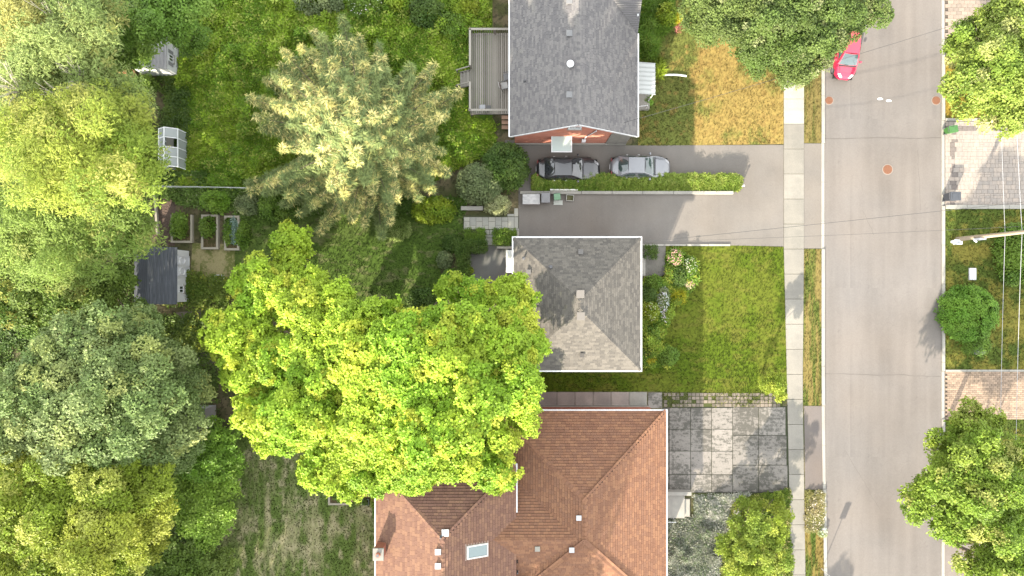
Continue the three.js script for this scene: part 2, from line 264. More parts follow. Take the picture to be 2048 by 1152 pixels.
// flagstones behind the small house
{
  const g = new THREE.Group(); g.name = 'flagstone_path'; g.userData.kind = 'structure'; scene.add(g);
  struct('flagstone_bed', sheetGeo(rectPts(926, 431, 1038, 492), 0.020, 6), std([0.05, 0.055, 0.03], 1));
  const T = paverTones([0.26, 0.262, 0.238], 4, 0.1), q = (a, b, c, d) => { const s = 220 / 1267; part(g, 'flagstone', slabGeo(rectPts(840 + a * s + 0.25, 400 + b * s + 0.25, 840 + c * s - 0.25, 400 + d * s - 0.25), 0.0, 0.055 + rr(-0.006, 0.006), 0.01), T[Math.floor(R() * 4)]); };
  const cx = [505, 574, 646, 718, 790, 868, 940, 1012];
  for (let i = 0; i < 7; i++) { const sp = i % 2 ? 292 : 246; q(cx[i], 197, cx[i + 1], sp); q(cx[i], sp, cx[i + 1], 339); }
  q(1012, 195, 1085, 328); q(1085, 195, 1132, 328); q(1015, 328, 1142, 357); q(1110, 357, 1142, 440); q(1085, 95, 1132, 192); q(1005, 160, 1085, 192);
  q(745, 345, 802, 400); q(804, 345, 862, 400); q(735, 402, 875, 436); q(735, 438, 875, 521);
  struct('patio', slabGeo([[936, 492], [1030, 490], [1030, 590], [930, 590]], 0, 0.05, 0.01, 5), mapped(asphaltTex(91, [0.11, 0.11, 0.104], 0.03), 0.9));
}
// ---------------------------------------------------------------- houses
const V3 = (x, y, z) => new THREE.Vector3(x, y, z);
const M_white = std([0.46, 0.465, 0.47], 0.5), M_trimGrey = std([0.36, 0.36, 0.36], 0.6), M_darkMetal = std([0.06, 0.06, 0.065], 0.6);
const brickTex = canvasless(512, 512, (u, v) => { const a = fbm(u * 8, v * 8, 301, 4, 8), b = fbm(u * 120, v * 60, 303, 2, 120); const c = mix3([0.27, 0.10, 0.068], [0.34, 0.16, 0.118], a), k = 0.85 + 0.3 * b; return [c[0] * k, c[1] * k, c[2] * k]; });
const M_brick = mapped(brickTex, 0.95, { bumpMap: grainBump, bumpScale: 0.006 });
function wallUV(g, tile = 2) { const q = g.attributes.position, n = g.attributes.normal, uv = g.attributes.uv; for (let i = 0; i < q.count; i++) uv.setXY(i, (Math.abs(n.getX(i)) > 0.5 ? q.getZ(i) : q.getX(i)) / tile, q.getY(i) / tile); return g; }
function wallBox(x0, z0, x1, z1, y0, y1) { return wallUV(boxAt((x0 + x1) / 2, (y0 + y1) / 2, (z0 + z1) / 2, x1 - x0, y1 - y0, z1 - z0)); }
const shingleGeoCache = new Map();
let SW = 0.30, SH = 0.15, ST = 0.02, SG = 0;
function shingleGeo(w) {                            // one tab: lies in x (along the eave) and z (down the slope), thicker at its lower edge
  const key = Math.round(w * 50) + SH * 1e5; if (shingleGeoCache.has(key)) return shingleGeoCache.get(key);
  const a = w / 2 - 0.004, t0 = 0.004, t1 = ST, zb = SH * 0.5, zt = SG ? -SH * 0.5 + SG : -SH * 0.62, ch = 0.004;
  const v = [[-a, t0, zt], [a, t0, zt], [-a, t1 - ch, zb], [a, t1 - ch, zb], [-a, t1, zb - 0.01], [a, t1, zb - 0.01], [-a, -0.01, zb], [a, -0.01, zb], [-a, -0.01, zt], [a, -0.01, zt]];
  const f = [[0, 4, 5], [0, 5, 1], [4, 2, 3], [4, 3, 5], [2, 6, 7], [2, 7, 3], [0, 8, 6], [0, 6, 4], [4, 6, 2], [1, 7, 9], [1, 5, 7], [5, 3, 7]];
  const p = [], uv = []; for (const tri of f) for (const i of tri) { p.push(...v[i]); uv.push(v[i][0] * 2, v[i][2] * 2); }
  const g = new THREE.BufferGeometry(); g.setAttribute('position', new THREE.Float32BufferAttribute(p, 3)); g.setAttribute('uv', new THREE.Float32BufferAttribute(uv, 2)); g.computeVertexNormals(); shingleGeoCache.set(key, g); return g;
}
const graniteTex = canvasless(256, 256, (u, v) => { const a = 0.72 + 0.56 * fbm(u * 90, v * 90, 401, 2, 90); return [a, a, a]; });
function shingleMats(cols) { return cols.map((c) => mapped(graniteTex, 0.96, { color: lin(...c) })); }
// plane: eave from A to B (left to right seen from outside below), up-slope direction, slant length, edge slopes in s per t on both sides
function roofPlane(A, B, C, D) {                    // A,B along the eave, C above B, D above A (C and D may coincide)
  const s = B.clone().sub(A), len = s.length(); s.normalize();
  const n = s.clone().cross(D.clone().sub(A)).normalize(); if (n.y < 0) n.negate();
  const t = n.clone().cross(s).normalize(); if (t.y < 0) t.negate();
  const loc = (P) => [P.clone().sub(A).dot(s), P.clone().sub(A).dot(t)];
  const d = loc(D), c = loc(C), T = Math.max(c[1], d[1]);
  return { A, s, t, n, len, T, lo: (y) => (d[0] / d[1]) * Math.min(y, d[1]), hi: (y) => len + ((c[0] - len) / c[1]) * Math.min(y, c[1]), corners: [A, B, C, D] };
}
function polyGeo(tris) { const p = [], uv = []; for (const tri of tris) for (const v of tri) { p.push(v.x, v.y, v.z); uv.push(v.x / 2, v.z / 2); } const g = new THREE.BufferGeometry(); g.setAttribute('position', new THREE.Float32BufferAttribute(p, 3)); g.setAttribute('uv', new THREE.Float32BufferAttribute(uv, 2)); g.computeVertexNormals(); return g; }
// lays shingles on planes of one roof; skip(P) leaves out what another roof covers
function shingle(house, roof, planes, mats, skip, budget, focus) {
  const all = [];
  for (const p of planes) {
    let row = 0;
    for (let y = SH * 0.5; y < p.T - 0.02; y += SH, row++) {
      const a = p.lo(y), b = p.hi(y); let x = a - ((row % 3) * SW / 3 + rr(0, 0.03));
      while (x < b) { const w0 = SW * (R() < 0.25 ? 0.7 : R() < 0.2 ? 1.25 : 1), x0 = Math.max(a, x), x1 = Math.min(b, x + w0); x += w0;
        if (x1 - x0 < 0.06) continue;
        const P = p.A.clone().addScaledVector(p.s, (x0 + x1) / 2).addScaledVector(p.t, y).addScaledVector(p.n, 0.008);
        if (skip && skip(P)) continue;
        all.push([P, p, x1 - x0, Math.floor(Math.pow(R(), 1) * mats.length)]); }
    }
  }
  const f = V3(...focus); all.sort((i, j) => i[0].distanceToSquared(f) - j[0].distanceToSquared(f));
  const rest = mats.map(() => []), o = house.position;
  all.forEach(([P, p, w, t], i) => {
    const m4 = new THREE.Matrix4().makeBasis(p.s, p.n, p.t.clone().negate()); 
    if (m4.determinant() < 0) m4.makeBasis(p.s.clone().negate(), p.n, p.t.clone().negate());
    m4.setPosition(P.clone().sub(o));
    if (i < budget && w > SW * 0.6) { const m = shadows(new THREE.Mesh(shingleGeo(w), mats[t])); m.name = 'shingle'; m4.decompose(m.position, m.quaternion, m.scale); roof.add(m); }
    else { const g = shingleGeo(w).clone(); g.applyMatrix4(m4); rest[t].push(g); }
  });
  rest.forEach((l, t) => { if (l.length) { const m = part(roof, 'shingle_field', mergeGeometries(l), mats[t], false); m.userData.kind = 'stuff'; } });
}
// row of folded cap shingles from P (low) to Q (high) over the meeting line of two planes
function caps(house, roof, P, Q, n1, n2, mats, name = 'hip_cap', step = 0.24, skip) {
  const d = Q.clone().sub(P), L = d.length(); d.normalize(); const o = house.position, w = 0.17;
  const wing = (n) => { const v = n.clone().cross(d).normalize(); return v; };
  let a = wing(n1), b = wing(n2); const up = n1.clone().add(n2).normalize();
  if (a.dot(b) > 0) b.negate(); if (a.y > 0.3) a.negate(); if (b.y > 0.3) b.negate();
  const A = a.multiplyScalar(w), B = b.multiplyScalar(w);
  const v = [V3(0, 0, 0), A.clone(), B.clone()], mk = (base, lift) => base.clone().addScaledVector(up, lift);
  const h = step * 1.25, lo = ST + 0.014, hi = 0.012;
  const q = [mk(v[1], lo), mk(v[0], lo + 0.008), mk(v[2], lo)], e = q.map((x, i) => x.clone().addScaledVector(d, h).addScaledVector(up, hi - lo)), u = q.map((x) => x.clone().addScaledVector(up, -0.03));
  const g = polyGeo([[q[0], q[1], e[1]], [q[0], e[1], e[0]], [q[1], q[2], e[2]], [q[1], e[2], e[1]], [u[0], u[1], q[1]], [u[0], q[1], q[0]], [u[1], u[2], q[2]], [u[1], q[2], q[1]]]);
  for (let s = 0; s < L - step * 0.5; s += step) { const c = P.clone().addScaledVector(d, s); if (skip && skip(c)) continue; const m = shadows(new THREE.Mesh(g, mats[Math.floor(R() * mats.length)])); m.name = name; m.position.copy(c.sub(o)); roof.add(m); }
}
function gutter(house, a, b, mat = M_white) { return part(house, 'gutter', beam([a.x, a.y - 0.05, a.z], [b.x, b.y - 0.05, b.z], 0.11, 0.12), mat); }
function roofVent(house, P, s = 0.34, mat = M_trimGrey, name = 'roof_vent') {    // square box vent on a roof, point on its surface
  const g = part(house, name, merge([boxAt(P.x, P.y + 0.06, P.z, s * 0.8, 0.26, s * 0.8), boxAt(P.x, P.y + 0.20, P.z, s * 1.15, 0.05, s * 1.15, 0.015)]), mat);
  return g;
}
function pipeVent(house, P, r = 0.05, h = 0.35) { part(house, 'vent_pipe', merge([rod([P.x, P.y - 0.1, P.z], [P.x, P.y + h, P.z], r, r, 10), rod([P.x, P.y - 0.02, P.z], [P.x, P.y + 0.06, P.z], r * 2.4, r * 1.3, 10)]), M_darkMetal); }
function windowOn(house, x, y, z, w, h, axis, out = 1) {      // framed window on a wall; axis = direction its face points
  const d = 0.06, f = 0.07, mk = (a, b, c, e, dep) => axis === 'x' ? boxAt(x + out * (dep / 2), y + b, z + a, dep, e, c) : boxAt(x + a, y + b, z + out * (dep / 2), c, e, dep);
  const fr = part(house, 'window', merge([mk(0, h / 2 - f / 2, w, f, d), mk(0, -h / 2 + f / 2, w, f, d), mk(-w / 2 + f / 2, 0, f, h - 2 * f, d), mk(w / 2 - f / 2, 0, f, h - 2 * f, d), mk(0, 0, f * 0.7, h - 2 * f, d)]), M_white);
  part(fr, 'pane', merge([mk(-w / 4 + f * 0.3, 0, w / 2 - f * 1.4, h - 2 * f, 0.02), mk(w / 4 - f * 0.3, 0, w / 2 - f * 1.4, h - 2 * f, 0.02)]), M_glass);
  part(fr, 'sill', mk(0, -h / 2 - 0.04, w + 0.16, 0.07, 0.11), M_conc); return fr;
}
const M_glass = new THREE.MeshPhysicalMaterial({ color: lin(0.03, 0.04, 0.045), roughness: 0.06, clearcoat: 1, clearcoatRoughness: 0.03 });
const M_conc = concM(kerbTex, 0.95);
function doorOn(house, x, y0, z, w, h, axis, out, mat = M_white) {
  const mk = (a, b, c, e, dep, off = 0) => axis === 'x' ? boxAt(x + out * (dep / 2 + off), y0 + b, z + a, dep, e, c) : boxAt(x + a, y0 + b, z + out * (dep / 2 + off), c, e, dep);
  const d = part(house, 'door', merge([mk(0, h / 2, w, h, 0.05), mk(0, h * 0.72, w * 0.6, h * 0.34, 0.015, 0.05), mk(0, h * 0.27, w * 0.6, h * 0.34, 0.015, 0.05)]), mat);
  part(d, 'handle', mk(w * 0.38, h * 0.48, 0.04, 0.12, 0.05, 0.05), M_darkMetal); return d;
}
const xz = (u, v, y) => { const [x, z] = W(u, v); return V3(x, y, z); };        // plan point at roof height (u, v are ground units)

// ---- grey gabled house
{
  const [cx, cz] = W(1138, 140), h = thing('gabled_house', 'red brick house with grey gabled shingle roof and timber deck behind it', 'house', cx, 0, cz);
  const xw = W(1020.3, 0)[0], xe = W(1256, 0)[0], zS = W(0, 296)[1], zN = W(0, -75)[1], xr = W(1138, 0)[0], he = 4.0, hr = 7.6;
  const wx0 = xw + 0.35, wx1 = xe - 0.28, wz1 = W(0, 288.5)[1], wz0 = zN + 0.3;
  // gable ended brick shell
  const sh = new THREE.Shape([[wx0, 0], [wx1, 0], [wx1, he - 0.05], [xr, hr - 0.33], [wx0, he - 0.05]].map(([a, b]) => new THREE.Vector2(a, b)));
  const wg = new THREE.ExtrudeGeometry(sh, { depth: wz1 - wz0, bevelEnabled: false }); wg.translate(0, 0, wz0);
  const walls = part(h, 'wall', wallUV(wg), M_brick);
  part(walls, 'corner_cladding', boxAt(wx1 - 0.75, 1.9, wz1 + 0.03, 1.55, 3.8, 0.06), concM(kerbTex, 0.62));
  part(walls, 'foundation', merge([boxAt((wx0 + wx1) / 2, 0.22, wz1 + 0.05, wx1 - wx0 + 0.1, 0.44, 0.1), boxAt(wx1 + 0.05, 0.22, (wz0 + wz1) / 2, 0.1, 0.44, wz1 - wz0)]), M_conc);
  const p = [roofPlane(V3(xw, he, zN), V3(xw, he, zS), V3(xr, hr, zS), V3(xr, hr, zN)), roofPlane(V3(xe, he, zS), V3(xe, he, zN), V3(xr, hr, zN), V3(xr, hr, zS))];
  const q = (a, b, c, d) => [[a, b, c], [a, c, d]], dn = (v) => V3(v.x, v.y - 0.14, v.z);
  const deck = [], und = []; for (const pl of p) { deck.push(...q(...pl.corners)); und.push(...q(...pl.corners.map(dn))); }
  const roof = part(h, 'roof', polyGeo([...deck, ...und]), std([0.12, 0.12, 0.125], 0.95));
  const mats = shingleMats([[0.118, 0.112, 0.112], [0.108, 0.103, 0.104], [0.128, 0.122, 0.12], [0.098, 0.094, 0.096], [0.138, 0.131, 0.128]]);
  // small cross gable over the front window
  const gz = W(0, 60)[1], gh = 5.55, gw = 1.75, gx = xe + 0.02, tan = (hr - he) / (xe - xr), gxi = xe - (gh - he) / tan + 0.02;
  const e0 = V3(gx, he - 0.02, gz - gw), e1 = V3(gx, he - 0.02, gz + gw), top = V3(gx, gh, gz), back = V3(gxi - 0.05, gh, gz);
  const inGable = (P) => P.x > gxi && Math.abs(P.z - gz) < gw * (1 - (P.y - he) / (gh - he)) && P.y > he - 0.2;
  const mp = [roofPlane(e1, V3(xe - 0.01, he - 0.02, gz + gw), back, top), roofPlane(V3(xe - 0.01, he - 0.02, gz - gw), e0, top, back)];
  shingle(h, roof, p, mats, inGable, 300, [0, 5, zS * 0.8]);
  const cg = part(h, 'cross_gable', polyGeo([[e1, back, top], [e0, top, back], [e0, e1, top]]), std([0.17, 0.165, 0.168], 0.95));
  { // shingle courses of the cross gable
    const rows = []; for (const s of [1, -1]) for (let k = 0; k < 15; k++) { const f = (k + 0.5) / 15, y = mixn(he, gh, f), z = gz + s * gw * (1 - f), xi = xe - (y - he) / tan + 0.02; rows.push(beam([gx, y + 0.02, z], [xi, y + 0.02, z], 0.14, 0.02)); }
    part(cg, 'shingle_field', merge(rows), mats[1]).userData.kind = 'stuff';
    caps(h, cg, V3(gx, gh + 0.01, gz), V3(gxi, gh + 0.01, gz), V3(0, 0.7, 0.7), V3(0, 0.7, -0.7), mats, 'ridge_cap');
    part(cg, 'siding', boxAt(gx - 0.15, he + 0.5, gz, 0.1, 0.9, 1.7), M_white);
  }
  caps(h, roof, V3(xr, hr, zN), V3(xr, hr, zS), p[0].n, p[1].n, mats.slice(2), 'ridge_cap', 0.2);
  gutter(h, V3(xw - 0.05, he, zN), V3(xw - 0.05, he, zS)); gutter(h, V3(xe + 0.05, he, gz + gw), V3(xe + 0.05, he, zS)); gutter(h, V3(xe + 0.05, he, zN), V3(xe + 0.05, he, gz - gw));
  part(h, 'fascia', beam([xw, he - 0.07, zS + 0.015], [xr, hr - 0.07, zS + 0.015], 0.03, 0.2), M_white); part(h, 'fascia', beam([xe, he - 0.07, zS + 0.015], [xr, hr - 0.07, zS + 0.015], 0.03, 0.2), M_white);
  const onW = (u, v) => { const y0 = 6.6, [x, z] = W(u, v, y0); return V3(x, he + (x - xw) * tan, z); };
  for (const v of [10, 74, 195]) roofVent(h, onW(1137, v), 0.36, std([0.12, 0.12, 0.122], 0.8));
  { const P = onW(1138.5, 136); part(h, 'round_vent', merge([rod([P.x, P.y - 0.2, P.z], [P.x, P.y + 0.35, P.z], 0.16, 0.16, 20), rod([P.x, P.y + 0.35, P.z], [P.x, P.y + 0.42, P.z], 0.25, 0.2, 20)]), M_white); part(h, 'vent_cap', rod([P.x, P.y + 0.42, P.z], [P.x, P.y + 0.45, P.z], 0.12, 0.12, 16), M_trimGrey); }
  pipeVent(h, onW(1051, 147));
  // south gable: attic window, side door canopy, meter and conduit
  windowOn(h, W(1150, 0, 5.6)[0], 5.55, wz1, 0.9, 0.65, 'z', 1);
  doorOn(h, W(1124, 0, 1)[0], 0.15, wz1, 0.95, 2.05, 'z', 1);
  { const a = W(1104, 0, 2.6)[0], b = W(1142, 0, 2.6)[0]; const c = part(h, 'door_canopy', merge([beam([a, 2.72, wz1 + 0.55], [b, 2.72, wz1 + 0.55], 1.1, 0.05)]), new THREE.MeshPhysicalMaterial({ color: lin(0.30, 0.35, 0.33), roughness: 0.4 }));
    part(c, 'canopy_frame', merge([beam([a, 2.72, wz1 + 1.12], [b, 2.72, wz1 + 1.12], 0.06, 0.09), beam([a - 0.03, 2.72, wz1], [a - 0.03, 2.72, wz1 + 1.15], 0.06, 0.09), beam([b + 0.03, 2.72, wz1], [b + 0.03, 2.72, wz1 + 1.15], 0.06, 0.09), rod([a, 2.1, wz1 + 0.02], [a, 2.7, wz1 + 0.95], 0.02), rod([b, 2.1, wz1 + 0.02], [b, 2.7, wz1 + 0.95], 0.02)]), M_white); }
  { const x = W(1168, 0, 2)[0]; part(h, 'electric_meter', merge([boxAt(x, 1.7, wz1 + 0.1, 0.3, 0.45, 0.2, 0.03), rod([x, 1.9, wz1 + 0.06], [x + 0.05, 2.8, wz1 + 0.06], 0.035), rod([x + 0.05, 2.8, wz1 + 0.06], [x + 0.55, 4.6, wz1 + 0.06], 0.04), rod([x + 0.55, 4.6, wz1 + 0.06], [x + 0.55, 5.0, wz1 + 0.12], 0.04)]), M_white); }
  // front porch awning
  { const z0 = W(0, 127, 2.6)[1], z1 = W(0, 189, 2.6)[1], x0 = wx1, x1 = W(1310, 0, 2.5)[0]; const aw = part(h, 'porch_awning', beam([x0, 2.95, (z0 + z1) / 2], [x1, 2.55, (z0 + z1) / 2], z1 - z0, 0.03), std([0.36, 0.37, 0.36], 0.45));
    for (let i = 0; i <= 7; i++) { const z = mixn(z0, z1, i / 7); part(aw, 'awning_rib', beam([x0, 2.99, z], [x1 + 0.02, 2.59, z], 0.045, 0.06), std([0.27, 0.28, 0.27], 0.5)); }
    part(aw, 'awning_post', rod([x1 - 0.1, 0.15, z1 - 0.1], [x1 - 0.1, 2.56, z1 - 0.1], 0.04), M_white); part(aw, 'awning_post', rod([x1 - 0.1, 0.15, z0 + 0.1], [x1 - 0.1, 2.56, z0 + 0.1], 0.04), M_white);
    const pc = part(h, 'porch', boxAt((x0 + x1) / 2, 0.25, (z0 + z1) / 2 + 0.3, x1 - x0, 0.5, z1 - z0 + 0.4), M_conc); part(pc, 'railing', merge([rod([x0 + 0.3, 0.5, z1 + 0.6], [x0 + 0.3, 1.35, z1 + 0.6], 0.02), rod([x0 + 0.3, 1.35, z1 + 0.6], [x0 + 0.45, 0.95, z1 + 1.3], 0.025), rod([x0 + 0.45, 0, z1 + 1.3], [x0 + 0.45, 0.95, z1 + 1.3], 0.02), rod([x1 - 0.3, 0.5, z1 + 0.45], [x1 - 0.3, 1.3, z1 + 0.45], 0.02), rod([x0 + 0.3, 1.35, z1 + 0.6], [x1 - 0.3, 1.3, z1 + 0.45], 0.025)]), M_white); doorOn(h, wx1, 0.5, (z0 + z1) / 2, 0.95, 2.0, 'x', 1); }
  windowOn(h, wx1, 1.7, W(0, 60)[1], 2.0, 1.3, 'x', 1);
}
// ---- small hip roofed house
{
  const k = 1 - 6 / 53, ux0 = 1024 + 3 * k, ux1 = 1024 + 257 * k, uz0 = 576 - 100 * k, uz1 = 576 + 164.5 * k;
  const [cx, cz] = W((ux0 + ux1) / 2, (uz0 + uz1) / 2), h = thing('hip_roof_house', 'square two storey brick house under a pale grey hipped shingle roof', 'house', cx, 0, cz);
  const [x0, z0] = W(ux0, uz0), [x1, z1] = W(ux1, uz1), he = 6.0, xm = (x0 + x1) / 2, hr = he + (x1 - x0) / 2 * 0.525;
  const zr0 = (z0 + z1) / 2 - 0.32, zr1 = (z0 + z1) / 2 + 0.32, o = 0.4;
  const walls = part(h, 'wall', wallBox(x0 + o, z0 + o, x1 - o, z1 - o, 0, he), M_brick);
  part(walls, 'foundation', merge([boxAt(xm, 0.25, z1 - o + 0.04, x1 - x0 - 2 * o + 0.1, 0.5, 0.08), boxAt(x1 - o + 0.04, 0.25, (z0 + z1) / 2, 0.08, 0.5, z1 - z0 - 2 * o)]), M_conc);
  part(h, 'soffit', boxAt(xm, he - 0.06, (z0 + z1) / 2, x1 - x0 - 0.04, 0.05, z1 - z0 - 0.04), M_white);
  const a = V3(x0, he, z0), b = V3(x1, he, z0), c = V3(x1, he, z1), d = V3(x0, he, z1), r0 = V3(xm, hr, zr0), r1 = V3(xm, hr, zr1);
  const p = [roofPlane(b, a, r0, r0), roofPlane(c, b, r0, r1), roofPlane(d, c, r1, r1), roofPlane(a, d, r1, r0)];
  const tri = []; for (const pl of p) { const [A, B, C, D] = pl.corners; tri.push([A, B, C], [A, C, D]); }
  const roof = part(h, 'roof', polyGeo(tri), std([0.15, 0.148, 0.14], 0.95));
  const mats = shingleMats([[0.0874, 0.0809, 0.0716], [0.0800, 0.0744, 0.0660], [0.0958, 0.0884, 0.0772], [0.0707, 0.0660, 0.0595], [0.1051, 0.0967, 0.0846]]);
  shingle(h, roof, p, mats, null, 300, [4, 9, 2]);
  const N = p.map((q) => q.n);
  caps(h, roof, a, r0, N[0], N[3], mats); caps(h, roof, b, r0, N[0], N[1], mats); caps(h, roof, c, r1, N[1], N[2], mats); caps(h, roof, d, r1, N[2], N[3], mats); caps(h, roof, r0, r1, N[1], N[3], mats, 'ridge_cap');
  gutter(h, V3(x0, he, z0 - 0.05), V3(x1, he, z0 - 0.05)); gutter(h, V3(x0, he, z1 + 0.05), V3(x1, he, z1 + 0.05)); gutter(h, V3(x0 - 0.05, he, z0 - 0.1), V3(x0 - 0.05, he, z1 + 0.1)); gutter(h, V3(x1 + 0.05, he, z0 - 0.1), V3(x1 + 0.05, he, z1 + 0.1));
  const surf = (u, v, y0) => { const [x, z] = W(u, v, y0); const t = Math.min(x - x0, x1 - x, (z - z0) * (xm - x0) / (zr0 - z0), (z1 - z) * (xm - x0) / (z1 - zr1)); return V3(x, he + t * 0.525, z); };
  const vm = std([0.085, 0.08, 0.075], 0.8), vm2 = std([0.11, 0.10, 0.09], 0.8);
  roofVent(h, surf(1160.5, 504, 6.4), 0.3, vm); roofVent(h, surf(1160, 588, 8), 0.46, vm2); roofVent(h, surf(1161, 632, 8), 0.46, vm2); roofVent(h, surf(1163.5, 710, 6.6), 0.26, std([0.05, 0.045, 0.04], 0.8));
  pipeVent(h, surf(1048, 517, 6.3), 0.06); pipeVent(h, surf(1101, 535, 7), 0.07, 0.3); roofVent(h, surf(1057, 544, 6.4), 0.28, vm);
  // walls seen from beside: windows and front door
  for (const [dz, y] of [[-2.2, 1.7], [-2.2, 4.4], [2.0, 1.7], [2.0, 4.4]]) windowOn(h, x1 - o, y, (z0 + z1) / 2 + dz, 1.7, 1.3, 'x', 1);
  windowOn(h, xm - 1.5, 4.4, z0 + o, 1.3, 1.1, 'z', -1); windowOn(h, xm + 1.5, 1.8, z0 + o, 1.3, 1.1, 'z', -1); windowOn(h, x0 + o, 4.4, (z0 + z1) / 2, 1.6, 1.2, 'x', -1); windowOn(h, xm, 1.8, z1 - o, 1.3, 1.1, 'z', 1);
  doorOn(h, x1 - o, 0.5, W(0, 522)[1], 0.95, 2.05, 'x', 1, std([0.25, 0.06, 0.05], 0.5)); doorOn(h, x0 + o, 0.15, W(0, 528)[1], 0.9, 2.05, 'x', -1);
  part(h, 'downspout', merge([rod([x1 - o + 0.06, 0.1, z1 - o + 0.08], [x1 - o + 0.06, he - 0.3, z1 - o + 0.08], 0.045), rod([x1 - o + 0.06, 0.12, z1 - o + 0.08], [x1 - o + 0.9, 0.08, z1 - o + 0.25], 0.045)]), M_white);
  // porch steps, railing
  const [sx0, sz0] = W(1254, 505), [sx1, sz1] = W(1316, 554);
  const pc = part(h, 'porch', boxAt(x1 - o + 0.75, 0.25, (sz0 + sz1) / 2 + 0.1, 1.5, 0.5, 1.5, 0.02), M_conc);
  part(pc, 'step', boxAt(x1 - o + 1.68, 0.12, (sz0 + sz1) / 2 + 0.1, 0.36, 0.24, 1.5, 0.02), M_conc);
  for (const z of [(sz0 + sz1) / 2 - 0.6, (sz0 + sz1) / 2 + 0.8]) part(pc, 'railing', merge([rod([x1 + 0.1, 0.5, z], [x1 + 0.1, 1.4, z], 0.02), rod([x1 + 1.05, 0.5, z], [x1 + 1.05, 1.4, z], 0.02), rod([x1 + 0.1, 1.4, z], [x1 + 1.05, 1.4, z], 0.025), rod([x1 + 0.1, 0.8, z], [x1 + 1.05, 0.8, z], 0.018), ...[0.25, 0.4, 0.55, 0.7, 0.85].map((e) => rod([x1 + 0.1 + e, 0.8, z], [x1 + 0.1 + e, 1.4, z], 0.012))]), M_darkMetal);
}
SW = 0.32; SH = 0.195; ST = 0.04; SG = 0.022;
